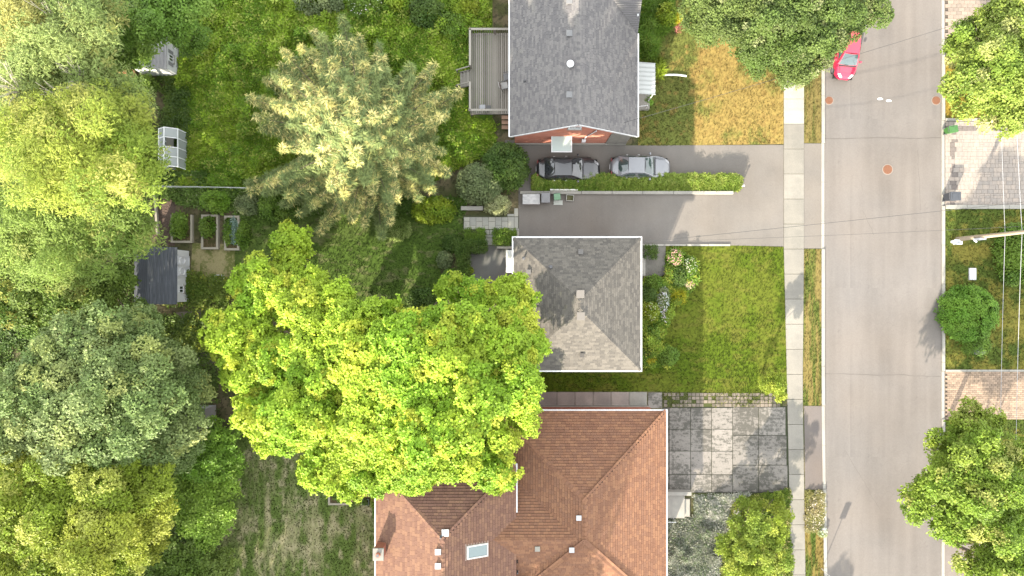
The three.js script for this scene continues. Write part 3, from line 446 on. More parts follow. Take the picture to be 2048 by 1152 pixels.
// ---- brown house: lower east block, higher west block, cross wing between
{
  const [cx, cz] = W(1050, 1010), h = thing('brown_roof_house', 'large split level house with orange brown shingle roof, skylight and white gutters', 'house', cx, 0, cz);
  const mats = shingleMats([[0.1520, 0.0790, 0.0486], [0.1307, 0.0684, 0.0441], [0.1710, 0.0912, 0.0547], [0.1414, 0.0760, 0.0494]]), mats2 = shingleMats([[0.1444, 0.0821, 0.0578], [0.1216, 0.0684, 0.0509], [0.1634, 0.0942, 0.0638], [0.1330, 0.0760, 0.0562]]);
  const mk = (u0, v0, u1, v1, he, hr, vr0, vr1) => { const [x0, z0] = W(u0, v0), [x1, z1] = W(u1, v1), xm = (x0 + x1) / 2, a = W(0, vr0)[1], b = W(0, vr1)[1]; return { x0, z0, x1, z1, xm, he, hr, a, b, hgt: (x, z) => (x < x0 || x > x1 || z < z0 || z > z1) ? -1 : he + (hr - he) * Math.min((x - x0) / (xm - x0), (x1 - x) / (x1 - xm), (z - z0) / (a - z0), (z1 - z) / (z1 - b)) }; };
  const E = mk(993, 802, 1307, 1172, 4.3, 7.1, 944, 1014), Wb = mk(784, 889, 1031, 1420, 6.2, 8.39, 1000, 1300);
  const zc = W(0, 1014)[1], cs = 0.55, CH = 6.9, cross = (x, z) => (x > E.xm || x < Wb.xm) ? -1 : CH - Math.abs(z - zc) * cs < 4.3 ? -1 : CH - Math.abs(z - zc) * cs;
  const skipE = (P) => cross(P.x, P.z) > P.y + 0.09 || Wb.hgt(P.x, P.z) > P.y + 0.09, skipW = (P) => cross(P.x, P.z) > P.y + 0.09 || E.hgt(P.x, P.z) > P.y + 0.09, skipC = (P) => E.hgt(P.x, P.z) > P.y + 0.09 || Wb.hgt(P.x, P.z) > P.y + 0.09;
  const planesOf = (B) => { const a = V3(B.x0, B.he, B.z0), b = V3(B.x1, B.he, B.z0), c = V3(B.x1, B.he, B.z1), d = V3(B.x0, B.he, B.z1), r0 = V3(B.xm, B.hr, B.a), r1 = V3(B.xm, B.hr, B.b); return { p: [roofPlane(b, a, r0, r0), roofPlane(c, b, r0, r1), roofPlane(d, c, r1, r1), roofPlane(a, d, r1, r0)], a, b, c, d, r0, r1 }; };
  const walls = part(h, 'wall', wallBox(E.x0 + 0.4, E.z0 + 0.4, E.x1 - 0.4, E.z1 - 0.4, 0, 4.25), M_brick), w2 = part(h, 'wall', wallBox(Wb.x0 + 0.35, Wb.z0 + 0.35, Wb.x1 - 0.35, Wb.z1 - 0.35, 0, 6.15), M_brick);
  part(walls, 'foundation', boxAt(E.xm, 0.2, E.z0 + 0.36, E.x1 - E.x0 - 0.8, 0.4, 0.08), M_conc);
  let focus = [6, 5, 15];
  for (const [B, name, skip, budget, mm] of [[E, 'roof', skipE, 300, mats], [Wb, 'upper_roof', skipW, 150, mats2]]) {
    const q = planesOf(B), tri = []; for (const pl of q.p) { const [A, b2, C, D] = pl.corners; tri.push([A, b2, C], [A, C, D]); } tri.push([q.a, q.b, q.c], [q.a, q.c, q.d]);
    const roof = part(h, name, polyGeo(tri), std([0.045, 0.03, 0.024], 0.95));
    shingle(h, roof, q.p, mm, skip, budget, focus);
    const N = q.p.map((e) => e.n);
    for (const [P, Q, i, j] of [[q.a, q.r0, 0, 3], [q.b, q.r0, 0, 1], [q.c, q.r1, 1, 2], [q.d, q.r1, 2, 3]]) caps(h, roof, P, Q, N[i], N[j], mm, 'hip_cap', 0.3, skip);
    caps(h, roof, q.r0, q.r1, N[1], N[3], mm, 'ridge_cap', 0.3, skip);
    gutter(h, V3(B.x0, B.he, B.z0 - 0.05), V3(B.x1, B.he, B.z0 - 0.05)); gutter(h, V3(B.x1 + 0.05, B.he, B.z0 - 0.1), V3(B.x1 + 0.05, B.he, B === E ? B.z1 + 0.1 : zc - 1.6)); gutter(h, V3(B.x0 - 0.05, B.he, B.z0 - 0.1), V3(B.x0 - 0.05, B.he, B === E ? Wb.z0 : B.z1 + 0.1));
  }
  { // cross wing
    const xa = Wb.xm + 0.4, xb = E.xm - 0.4, dz = (CH - 4.3) / cs, n0 = V3(xb, 4.3, zc - dz), n1 = V3(xa, 4.3, zc - dz), s0 = V3(xa, 4.3, zc + dz), s1 = V3(xb, 4.3, zc + dz), ra = V3(xa, CH, zc), rb = V3(xb, CH, zc);
    const p = [roofPlane(n0, n1, ra, rb), roofPlane(s0, s1, rb, ra)], tri = []; for (const pl of p) { const [A, B, C, D] = pl.corners; tri.push([A, B, C], [A, C, D]); }
    const roof = part(h, 'cross_roof', polyGeo(tri), std([0.045, 0.03, 0.024], 0.95)); shingle(h, roof, p, mats, skipC, 100, [3, 7, 17]);
    caps(h, roof, V3(E.xm - 0.5, CH, zc), V3(xa, CH, zc), p[0].n, p[1].n, mats, 'ridge_cap', 0.3, (P) => Wb.hgt(P.x, P.z) > P.y);
  }
  const top = (u, v, y0) => { const [x, z] = W(u, v, y0); return V3(x, Math.max(E.hgt(x, z), Wb.hgt(x, z), cross(x, z)), z); }, vw = std([0.30, 0.305, 0.315], 0.5), vb = std([0.17, 0.16, 0.135], 0.7);
  roofVent(h, top(891, 1064, 8.2), 0.4, vw); roofVent(h, top(877, 1100, 8.1), 0.34, vw); roofVent(h, top(877, 1128, 8.1), 0.34, vw); roofVent(h, top(1157, 1034, 6.9), 0.3, vw); roofVent(h, top(1075, 1099, 6.8), 0.3, vb); roofVent(h, top(1143, 1098, 6.7), 0.3, vw);
  pipeVent(h, top(882, 1072, 8.2), 0.05); pipeVent(h, top(1035, 1148, 6), 0.05, 0.5);
  { // skylight: on the east slope of the higher block
    const A = top(934, 1101, 7.7), B = top(973, 1101, 7.1), C = top(953, 1089, 7.4), D = top(953, 1113, 7.4), n = V3(0.418, 0.908, 0), m = new THREE.Matrix4().makeBasis(V3(0.908, -0.418, 0), n, V3(0, 0, 1)), P = V3((A.x + B.x) / 2, (A.y + B.y) / 2, (C.z + D.z) / 2), L = A.distanceTo(B), wd = D.z - C.z;
    const put = (g) => { g.applyMatrix4(m); g.translate(P.x, P.y, P.z); return g; };
    const s = part(h, 'skylight', put(merge([boxAt(0, 0.08, -wd / 2, L, 0.2, 0.08), boxAt(0, 0.08, wd / 2, L, 0.2, 0.08), boxAt(-L / 2, 0.08, 0, 0.08, 0.2, wd + 0.08), boxAt(L / 2, 0.08, 0, 0.08, 0.2, wd + 0.08)])), std([0.45, 0.43, 0.40], 0.5));
    part(s, 'pane', put(boxAt(0, 0.13, 0, L - 0.08, 0.03, wd - 0.08)), new THREE.MeshPhysicalMaterial({ color: lin(0.09, 0.125, 0.125), roughness: 0.12, clearcoat: 1 }));
    part(s, 'flashing', put(boxAt(0, 0.02, 0, L + 0.3, 0.02, wd + 0.3)), std([0.2, 0.14, 0.11], 0.7));
  }
  { // chimney at the west eave
    const [x, z] = W(757, 1108, 7.6), y1 = 7.6; const c = part(h, 'chimney', wallBox(x - 0.3, z - 0.36, x + 0.3, z + 0.36, 0, y1), M_brick);
    part(c, 'chimney_cap', boxAt(x, y1 + 0.05, z, 0.72, 0.12, 0.82, 0.02), concM(kerbTex, 0.8)); part(c, 'flue', merge([rod([x, y1 + 0.1, z], [x, y1 + 0.32, z], 0.16, 0.15, 14)]), std([0.35, 0.14, 0.09], 0.9)); part(c, 'flue_cap', rod([x, y1 + 0.33, z], [x, y1 + 0.36, z], 0.11, 0.11, 14), M_darkMetal);
  }
  windowOn(h, E.x1 - 0.4, 1.9, E.z0 + 2.5, 2.2, 1.4, 'x', 1); doorOn(h, E.x1 - 0.4, 0.4, W(0, 1000)[1], 1.0, 2.1, 'x', 1, std([0.2, 0.1, 0.05], 0.5)); windowOn(h, Wb.xm, 3.8, Wb.z0 + 0.35, 1.8, 1.2, 'z', -1); windowOn(h, Wb.x0 + 0.35, 3.8, W(0, 1000)[1], 1.6, 1.2, 'x', -1);
  const [px, pz] = W(1318, 985), [qx, qz] = W(1372, 1033);
  const pc = part(h, 'porch', boxAt((px + qx) / 2 - 0.2, 0.2, (pz + qz) / 2, qx - px, 0.4, qz - pz, 0.02), M_conc);
  part(pc, 'step', boxAt(qx, 0.1, (pz + qz) / 2 + 0.2, 0.5, 0.2, qz - pz - 0.5, 0.02), M_conc); part(pc, 'low_wall', boxAt((px + qx) / 2 + 0.1, 0.35, pz - 0.1, qx - px + 0.3, 0.7, 0.28, 0.02), M_conc); part(pc, 'railing', merge([rod([px + 0.2, 0.4, qz], [px + 0.2, 1.3, qz], 0.02), rod([px + 1.0, 0.4, qz], [px + 1.0, 1.3, qz], 0.02), rod([px + 0.2, 1.3, qz], [px + 1.0, 1.3, qz], 0.025)]), M_white);
}
// ---------------------------------------------------------------- foliage
function leafSet(n, L, wd, spread, opt = {}) {     // a sprig of n folded leaves round its own +y
  const { tilt = 0.5, lift = 0.06, seed = 1, strip = false, radial = false } = opt, r = rng(seed), p = [], col = [];
  for (let i = 0; i < n; i++) {
    const az = r() * 6.283, rad = spread * Math.sqrt(r()), q = new THREE.Quaternion().setFromEuler(new THREE.Euler((r() - 0.5) * 2 * tilt, radial ? -az + Math.PI / 2 + (r() - 0.5) * 0.7 : r() * 6.283, (r() - 0.5) * 2 * tilt, 'YXZ'));
    const s = 0.75 + 0.5 * r(), l = L * s, w = wd * s, c = new THREE.Vector3(Math.cos(az) * rad, (r() - 0.4) * lift * 2, Math.sin(az) * rad);
    const pts = strip ? [[0, 0, 0], [-w / 2, 0, l * 0.2], [0, -l * 0.10, l], [w / 2, 0, l * 0.2]] : [[0, 0, -l * 0.15], [-w / 2, l * 0.10, l * 0.3], [0, -l * 0.08, l * 0.85], [w / 2, l * 0.10, l * 0.3]];
    const v = pts.map((e) => new THREE.Vector3(...e).applyQuaternion(q).add(c)), k = 0.82 + 0.36 * r();
    for (const t of [[0, 1, 2], [0, 2, 3]]) for (const j of t) { p.push(v[j].x, v[j].y, v[j].z); col.push(k, k, k * (0.9 + 0.2 * r())); }
  }
  const g = new THREE.BufferGeometry(); g.setAttribute('position', new THREE.Float32BufferAttribute(p, 3)); g.setAttribute('color', new THREE.Float32BufferAttribute(col, 3)); g.computeVertexNormals(); return g;
}
const leafMat = (through = 0.3, rough = 0.55) => new THREE.MeshPhysicalMaterial({ color: 0xffffff, vertexColors: true, roughness: rough, transmission: through, thickness: 0, side: THREE.DoubleSide, specularIntensity: 0.3 });
const M_leaf = leafMat(0.45, 0.5), M_needle = leafMat(0.12, 0.7), M_blade = leafMat(0.25, 0.9);
const SPRIG = {
  maple: leafSet(15, 0.155, 0.145, 0.24, { tilt: 0.55, seed: 5 }),
  broad: leafSet(11, 0.17, 0.12, 0.25, { tilt: 0.7, seed: 6 }),
  small: leafSet(14, 0.12, 0.075, 0.22, { tilt: 0.9, seed: 7 }),
  feather: leafSet(18, 0.22, 0.05, 0.24, { tilt: 0.6, seed: 8, strip: true, radial: true }),
  needle: leafSet(16, 0.26, 0.035, 0.10, { tilt: 0.7, seed: 9, strip: true, radial: true, lift: 0.1 }),
  tiny: leafSet(16, 0.075, 0.05, 0.14, { tilt: 1.0, seed: 10, lift: 0.05 }),
  shoot: leafSet(12, 0.16, 0.06, 0.05, { tilt: 0.6, seed: 11, strip: true, radial: true, lift: 0.09 }),
  blade: leafSet(10, 0.34, 0.03, 0.06, { tilt: 0.9, seed: 12, strip: true, radial: true }),
  petal: leafSet(4, 0.06, 0.055, 0.05, { tilt: 0.5, seed: 13 }),
  tuft: (() => { const r = rng(14), p = [], c = []; for (let i = 0; i < 9; i++) { const a = r() * 6.283, d = 0.055 * r(), h = 0.05 + 0.035 * r(), b = 0.05 * r(), x = Math.cos(a) * d, z = Math.sin(a) * d, t = r() * 6.283, w = 0.011, k = 0.8 + 0.4 * r(); for (const v of [[x - Math.cos(t) * w, 0, z - Math.sin(t) * w], [x + Math.cos(t) * w, 0, z + Math.sin(t) * w], [x + Math.cos(a) * b, h, z + Math.sin(a) * b]]) { p.push(...v); c.push(k, k, k); } } const g = new THREE.BufferGeometry(); g.setAttribute('position', new THREE.Float32BufferAttribute(p, 3)); g.setAttribute('color', new THREE.Float32BufferAttribute(c, 3)); g.computeVertexNormals(); return g; })(),
};
const UP = new THREE.Vector3(0, 1, 0), _q = new THREE.Quaternion(), _q2 = new THREE.Quaternion(), _m = new THREE.Matrix4(), _v = new THREE.Vector3(), _s = new THREE.Vector3();
// list of [x, y, z, nx, ny, nz, scale, colour] -> one InstancedMesh part
function instanced(parent, name, geo, mat, list, origin = [0, 0, 0]) {
  const m = new THREE.InstancedMesh(geo, mat, list.length), c = new THREE.Color();
  list.forEach(([x, y, z, nx, ny, nz, s, col], i) => {
    _q.setFromUnitVectors(UP, _v.set(nx, ny, nz).normalize()); _q2.setFromAxisAngle(UP, R() * 6.283); _q.multiply(_q2);
    _m.compose(_v.set(x - origin[0], y - origin[1], z - origin[2]), _q, _s.set(s, s, s)); m.setMatrixAt(i, _m); m.setColorAt(i, c.setRGB(col[0], col[1], col[2]));
  });
  m.name = name; m.userData.kind = 'stuff'; shadows(m); parent.add(m); return m;
}
const barkTex = canvasless(256, 256, (u, v) => { const a = fbm(u * 30, v * 6, 501, 4), c = mix3([0.06, 0.045, 0.035], [0.15, 0.125, 0.10], a); return c; });
const M_bark = mapped(barkTex, 1, { bumpMap: grainBump, bumpScale: 0.02 }), M_twig = std([0.30, 0.27, 0.24], 0.95);
function limb(a, b, r0, r1, bend = 0.15, seg = 5) {       // tapered, slightly bent limb
  const A = V3(...a), B = V3(...b), L = A.distanceTo(B), mid = A.clone().lerp(B, 0.5).add(V3(rr(-1, 1) * L * bend, L * bend * 0.5, rr(-1, 1) * L * bend)), c = new THREE.QuadraticBezierCurve3(A, mid, B), g = new THREE.TubeGeometry(c, seg, 1, 7, false), q = g.attributes.position;
  for (let i = 0; i <= seg; i++) { const P = c.getPointAt(i / seg), r = mixn(r0, r1, i / seg); for (let j = 0; j <= 7; j++) { const k = i * 8 + j; _v.fromBufferAttribute(q, k).sub(P).multiplyScalar(r).add(P); q.setXYZ(k, _v.x, _v.y, _v.z); } }
  return g;
}
// palette: { a, b: two leaf colours, c: colour of a share `cs` of clumps, v: spread }
function clumpColour(pal, x, z) { const n = fbm(x * 0.35 + 40, z * 0.35 + 40, 601, 3); let c = mix3(pal.a, pal.b, clamp(sstep(n, 0.3, 0.7) + rr(-0.35, 0.35))); if (pal.c && R() < pal.cs) c = mix3(c, pal.c, rr(0.5, 1)); const k = 1 + rr(-1, 1) * (pal.v ?? 0.14); return [c[0] * k, c[1] * k, c[2] * k]; }
// lobes: [u, v, height of centre, radius in survey units, flattening]; crown made of leaf clumps over the lobes
function crownList(lobes, opt) {
  const { clump = 0.7, dens = 1, per = 30, pal, upBias = 0.55, scale = 1, under = -0.25, ragged = 0.25, droop = 0 } = opt;
  const big = lobes.map(([u, v, h, r, fl = 0.72]) => { const [x, z] = W(u, v, h), rad = r * K(h); return { x, y: h, z, r: rad, ry: rad * fl }; }), out = [], L = [];
  for (const b of big) {                              // each limb carries several uneven masses of leaves
    const n = opt.split === 0 || b.r < 1 ? 0 : Math.round(clamp(b.r * 3.2, 3, 11));
    if (!n) { L.push(b); continue; }
    L.push({ ...b, r: b.r * 0.5, ry: b.ry * 0.55, y: b.y - b.ry * 0.1 });
    for (let i = 0; i < n; i++) { const a = i * 6.283 / n + rr(-0.4, 0.4), d = b.r * rr(0.38, 0.78), e = b.r * rr(0.24, 0.42); L.push({ x: b.x + Math.cos(a) * d, z: b.z + Math.sin(a) * d, y: b.y + b.ry * rr(-0.6, 0.8) - 0.15 * d, r: e, ry: e * rr(0.6, 0.95) }); }
  }
  const inside = (x, y, z, me) => { for (const l of L) if (l !== me) { const d = ((x - l.x) / l.r) ** 2 + ((y - l.y) / l.ry) ** 2 + ((z - l.z) / l.r) ** 2; if (d < 0.5) return true; } return false; };
  for (const l of L) {
    const n = Math.max(3, Math.round(dens * 4 * Math.PI * l.r * l.r * 0.62 / (clump * clump * 1.7)));
    for (let i = 0; i < n; i++) {
      let dy = rr(under, 1), a = R() * 6.283, hr = Math.sqrt(Math.max(0, 1 - dy * dy)); const f = 1 - ragged * Math.pow(R(), 1.6) + (R() < 0.15 ? 0.12 : 0);
      const x = l.x + Math.cos(a) * hr * l.r * f, y = l.y + dy * l.ry * f, z = l.z + Math.sin(a) * hr * l.r * f;
      if (inside(x, y, z, l)) continue;
      const cr = clump * rr(0.65, 1.25), col = clumpColour(pal, x, z), ox = Math.cos(a) * hr, oz = Math.sin(a) * hr, oy = dy;
      const m = Math.round(per * (cr / clump) ** 2 * rr(0.85, 1.15));
      for (let j = 0; j < m; j++) {
        const cy = rr(-0.45, 1), b = R() * 6.283, ch = Math.sqrt(1 - cy * cy), g = rr(0.72, 1.05);
        const nx = Math.cos(b) * ch, nz = Math.sin(b) * ch, k = 1 + rr(-0.1, 0.1);
        out.push([x + nx * cr * g + ox * 0.1, y + cy * cr * 0.8 * g - droop * R(), z + nz * cr * g + oz * 0.1, nx * 0.8 + ox * 0.25 + rr(-0.35, 0.35), Math.abs(cy) * 0.6 + upBias + oy * 0.15, nz * 0.8 + oz * 0.25 + rr(-0.35, 0.35), scale * rr(0.8, 1.2), [col[0] * k, col[1] * k, col[2] * k]]);
      }
    }
  }
  return { out, L: big };
}
function tree(name, label, base, lobes, opt, group) {
  const [bx, bz] = W(base[0], base[1]), g = thing(name, label, opt.category ?? 'tree', bx, 0, bz, group), { out, L } = crownList(lobes, opt);
  const big = Math.max(...L.map((l) => l.y)), tr = opt.trunk ?? 0.3, fork = opt.fork ?? Math.min(3, big * 0.35), geos = [limb([bx, -0.1, bz], [bx + rr(-0.2, 0.2), fork, bz + rr(-0.2, 0.2)], tr * 1.15, tr * 0.85, 0.03)];
  part(g, 'trunk', merge(geos), M_bark);
  const br = L.map((l) => limb([bx, fork - 0.15, bz], [l.x, l.y - l.ry * 0.1, l.z], tr * clamp(l.r / 4, 0.25, 0.6), 0.03, 0.12, 6));
  part(g, 'branch', merge(br), M_bark);
  instanced(g, 'crown', opt.sprig ?? SPRIG.broad, opt.mat ?? M_leaf, out, [bx, 0, bz]);
  return g;
}
// shrub: dome of sprigs on short stems
function shrub(name, label, u, v, ru, rv, h, pal, opt = {}) {
  const [x0, z0] = W(u, v), rx = ru / PPM, rz = rv / PPM, g = thing(name, label, opt.category ?? 'shrub', x0, 0, z0, opt.group), list = [], n = Math.round((opt.dens ?? 1) * (rx * rz * Math.PI + 2 * h * (rx + rz)) * 26);
  const square = opt.square, nc = Math.max(4, Math.round(n / 22)), cl = []; for (let i = 0; i < nc; i++) cl.push([rr(-1, 1), rr(-1, 1), clumpColour(pal, x0 + i * 3.1, z0 + i * 1.7), rr(0.8, 1.12)]);
  for (let i = 0; i < n; i++) {
    let x, y, z, nx, ny, nz;
    if (square) { x = rr(-1, 1); z = rr(-1, 1); y = R() < 0.65 ? 1 : R(); if (y < 1) { if (R() < 0.5) x = Math.sign(x); else z = Math.sign(z); } nx = y < 1 ? x * 0.7 : rr(-0.3, 0.3); nz = y < 1 ? z * 0.7 : rr(-0.3, 0.3); ny = 0.8; }
    else { ny = rr(0.02, 1); const a = R() * 6.283, hr = Math.sqrt(1 - ny * ny); nx = Math.cos(a) * hr; nz = Math.sin(a) * hr; const f = rr(0.8, 1.04); x = nx * f; z = nz * f; y = Math.pow(ny, 0.8) * f; }
    let best = 9, c = cl[0]; for (const q of cl) { const d = (q[0] - x) ** 2 + (q[1] - z) ** 2; if (d < best) { best = d; c = q; } }
    const k = 1 + rr(-0.12, 0.12), yy = Math.max(0.05, h * y * (square ? rr(0.95, 1.03) : c[3] - 0.12 * best));
    list.push([x0 + x * rx, yy, z0 + z * rz, nx + rr(-0.35, 0.35), ny * 0.7 + 0.5, nz + rr(-0.35, 0.35), (opt.scale ?? 1) * rr(0.8, 1.2), [c[2][0] * k, c[2][1] * k, c[2][2] * k]]);
  }
  const st = []; for (let i = 0; i < 5; i++) { const a = i * 1.257 + R(); st.push(limb([x0 + Math.cos(a) * 0.06, -0.03, z0 + Math.sin(a) * 0.06], [x0 + Math.cos(a) * rx * 0.5, h * 0.7, z0 + Math.sin(a) * rz * 0.5], 0.03, 0.01, 0.1, 3)); }
  part(g, 'stem', merge(st), M_bark);
  instanced(g, 'foliage', opt.sprig ?? SPRIG.small, opt.mat ?? M_leaf, list, [x0, 0, z0]);
  if (opt.flowers) { const [col, m, up] = opt.flowers, fl = []; for (let i = 0; i < m; i++) { const ny = rr(0.35, 1), a = R() * 6.283, hr = Math.sqrt(1 - ny * ny); fl.push([x0 + Math.cos(a) * hr * rx * 1.02, h * Math.pow(ny, 0.8) + (up ?? 0.06), z0 + Math.sin(a) * hr * rz * 1.02, rr(-0.4, 0.4), 1, rr(-0.4, 0.4), rr(0.8, 1.3), col.map((e) => e * rr(0.85, 1.1))]); } instanced(g, 'flower', SPRIG.petal, M_leaf, fl, [x0, 0, z0]); }
  return g;
}
// loose ground cover within survey points
function cover(name, label, pts, dens, h, pal, sprig, opt = {}) {
  const p = pts.map(([u, v]) => W(u, v)), xs = p.map((e) => e[0]), zs = p.map((e) => e[1]), a = Math.min(...xs), b = Math.max(...xs), c = Math.min(...zs), d = Math.max(...zs), n = Math.round((b - a) * (d - c) * dens), list = [];
  for (let i = 0; i < n; i++) { const x = rr(a, b), z = rr(c, d); if (!inPoly(x, z, p)) continue; const t = fbm(x * 0.55 + 70, z * 0.55 + 70, 611 + n % 7, 4); if (opt.patchy && t < opt.patchy * rr(0.7, 1.3)) continue; const lump = opt.clumped ? Math.pow(vnoise(x * 1.5 + 90, z * 1.5 + 90, 633), 1.4) * 2.2 : 1, hh = h * (0.3 + 1.4 * sstep(t, 0.3, 0.75)) * rr(0.5, 1.1) * lump; if (opt.clumped && lump < 0.25 && R() < 0.5) continue; list.push([x, (opt.y ?? 0.02) + hh, z, rr(-0.5, 0.5), 1, rr(-0.5, 0.5), (opt.scale ?? 1) * rr(0.75, 1.3), clumpColour(pal, x * 1.6, z * 1.6)]); }
  const g = instanced(scene, numbered(name), sprig, opt.mat ?? M_leaf, list); g.userData = { kind: 'stuff', label, category: opt.category ?? 'ground cover' }; return g;
}
// ---------------------------------------------------------------- the trees
const P_maple = { a: [0.205, 0.35, 0.024], b: [0.31, 0.42, 0.035], c: [0.43, 0.47, 0.05], cs: 0.18, v: 0.14 };
tree('maple_tree', 'huge bright lime green maple between the back lawn and the brown roof', [800, 700], [
  [588, 512, 6.5, 50], [535, 575, 8, 72], [640, 590, 8, 66], [505, 660, 8, 80], [482, 735, 7.2, 52], [535, 770, 8.5, 90], [560, 850, 7.5, 62], [650, 690, 12, 110], [660, 800, 12, 110], [715, 905, 9, 90], [725, 955, 7.5, 48], [660, 930, 7, 45],
  [775, 725, 15, 112], [800, 830, 13, 115], [840, 915, 9.5, 75], [925, 925, 8.5, 62], [985, 890, 8, 68], [990, 955, 7, 32], [790, 960, 7.4, 42], [900, 795, 16, 100], [985, 760, 13, 85], [1035, 800, 11, 48], [1040, 700, 12, 55], [1035, 592, 10, 46], [1020, 645, 11.5, 52], [945, 672, 14.5, 68], [955, 592, 8, 38], [890, 640, 8.6, 40], [860, 715, 15, 82], [730, 655, 9.5, 52], [900, 575, 7, 24], [1065, 690, 8.4, 26], [440, 690, 6.4, 22], [1050, 835, 8, 26], [590, 470, 6, 22],
], { clump: 0.5, per: 22, pal: P_maple, sprig: SPRIG.maple, trunk: 0.5, fork: 3, dens: 0.82, ragged: 0.6 });
const P_loc = { a: [0.19, 0.275, 0.035], b: [0.30, 0.35, 0.055], c: [0.42, 0.41, 0.11], cs: 0.22, v: 0.14 }, P_locGrey = { a: [0.182, 0.250, 0.068], b: [0.257, 0.317, 0.101], c: [0.324, 0.324, 0.095], cs: 0.12, v: 0.12 };
const feathery = (pal, more = {}) => ({ clump: 0.95, per: 26, pal, sprig: SPRIG.feather, ragged: 0.5, dens: 0.95, trunk: 0.32, ...more });
tree('locust_tree', 'feathery yellow green tree behind the greenhouse', [260, 410], [[70, 250, 12, 75], [150, 235, 12, 70], [90, 330, 13, 85], [190, 300, 13, 85], [250, 260, 11, 60], [260, 340, 11, 65], [150, 370, 12, 60], [30, 300, 11, 55], [285, 300, 10, 35]], feathery(P_loc));
tree('locust_tree', 'soft green feathery tree between the yellow locust and the dark roofed shed', [290, 470], [[40, 410, 10, 60], [230, 415, 9, 55], [262, 475, 8, 38], [200, 490, 8.5, 58], [100, 470, 9.5, 70], [150, 425, 9, 50], [20, 500, 9, 50], [130, 540, 7, 45]], feathery({ a: [0.15, 0.23, 0.04], b: [0.22, 0.30, 0.06], c: [0.32, 0.34, 0.09], cs: 0.1, v: 0.14 }));
tree('locust_tree', 'grey green feathery tree in the far corner behind the white shed', [250, 210], [[70, 100, 12, 60], [150, 60, 12, 65], [110, 170, 10, 55], [190, 130, 11, 60], [200, 200, 10, 60], [250, 210, 9, 48], [160, 200, 9, 45], [40, 160, 11, 50], [130, 10, 11, 60], [200, 20, 10, 50]], feathery(P_locGrey));
tree('locust_tree', 'pale yellow feathery tree at the far corner of the picture', [150, 80], [[10, 10, 12, 65], [50, 40, 11, 40], [-40, 60, 11, 70]], feathery({ a: [0.324, 0.338, 0.095], b: [0.432, 0.392, 0.135], v: 0.12 }));
const P_mid = { a: [0.12, 0.215, 0.03], b: [0.19, 0.28, 0.05], v: 0.18 };
tree('broadleaf_tree', 'mid green round crowned tree hiding half of the white shed', [392, 88], [[290, 30, 8, 55], [345, 34, 7.5, 36], [250, 60, 8, 40], [290, 68, 7, 32], [365, 10, 7, 35], [262, 108, 6, 32], [380, 72, 3.6, 24], [215, 45, 8, 40], [230, 100, 6, 35]], { clump: 0.65, per: 24, pal: P_mid, sprig: SPRIG.broad });
tree('broadleaf_tree', 'shaded leafy tree tangled behind the dark roofed shed', [230, 540], [[60, 560, 6, 60], [140, 540, 6, 60], [40, 620, 6, 60], [200, 570, 5, 45], [120, 610, 5.5, 50], [210, 620, 4.5, 40], [265, 640, 3.6, 32]], { clump: 0.7, per: 22, pal: { a: [0.101, 0.176, 0.027], b: [0.162, 0.230, 0.041], c: [0.297, 0.270, 0.054], cs: 0.08, v: 0.18 }, sprig: SPRIG.broad, dens: 0.8, ragged: 0.5 });
tree('maple_tree', 'dense sage green maple below the dark roofed shed', [330, 740], [[230, 680, 11, 60], [290, 700, 9.5, 55], [340, 730, 8.5, 55], [375, 790, 7.5, 42], [150, 690, 11, 60], [100, 730, 11, 70], [200, 760, 12.5, 80], [280, 790, 12, 80], [350, 840, 9, 55], [60, 790, 12, 75], [130, 830, 12.5, 85], [220, 860, 12, 85], [310, 890, 10, 65], [20, 860, 11, 70], [360, 895, 7, 36], [275, 650, 8, 35]], { clump: 0.72, per: 36, dens: 0.62, pal: { a: [0.155, 0.223, 0.068], b: [0.223, 0.277, 0.101], c: [0.31, 0.35, 0.11], cs: 0.12, v: 0.14 }, sprig: SPRIG.broad, trunk: 0.45, ragged: 0.6 });
tree('ash_tree', 'yellow green spreading tree filling the bottom corner of the yard', [250, 1000], [[60, 940, 10, 80], [170, 960, 12, 85], [270, 960, 10, 65], [60, 1050, 12, 90], [170, 1060, 12.5, 90], [275, 1040, 10, 60], [230, 1120, 9, 60], [120, 1150, 11, 80], [20, 1140, 10, 70], [290, 1000, 8.5, 40], [200, 1210, 9, 80], [290, 1090, 7.5, 35]], { clump: 0.62, per: 30, dens: 0.7, pal: { a: [0.189, 0.257, 0.024], b: [0.284, 0.317, 0.041], c: [0.36, 0.385, 0.085], cs: 0.2, v: 0.14 }, sprig: SPRIG.small, trunk: 0.4, ragged: 0.6, scale: 1.2 });
const P_bush = { a: [0.14, 0.26, 0.028], b: [0.21, 0.32, 0.045], v: 0.18 };
tree('small_tree', 'fresh green small tree at the edge of the lower back lawn', [445, 985], [[400, 1000, 5, 42], [430, 1030, 4.6, 36], [380, 1045, 4.6, 35], [410, 1070, 4, 32], [440, 985, 4, 25], [365, 1010, 4.4, 26]], { clump: 0.5, per: 22, pal: P_bush, sprig: SPRIG.broad, trunk: 0.14 });
tree('small_tree', 'fresh green small tree beside the grey shed corner', [465, 880], [[430, 885, 4.5, 34], [410, 920, 5, 38], [445, 925, 4, 28], [385, 955, 4.6, 34], [420, 960, 4, 28], [350, 980, 4.6, 30]], { clump: 0.5, per: 22, pal: P_bush, sprig: SPRIG.broad, trunk: 0.12 });
tree('small_tree', 'dull green small tree at the bottom edge by the lower lawn', [400, 1100], [[330, 1110, 5, 36], [390, 1120, 4.5, 40], [440, 1130, 3.6, 28], [350, 1160, 5, 40]], { clump: 0.5, per: 22, pal: { a: [0.108, 0.176, 0.027], b: [0.162, 0.223, 0.047], v: 0.15 }, sprig: SPRIG.broad, trunk: 0.12 });
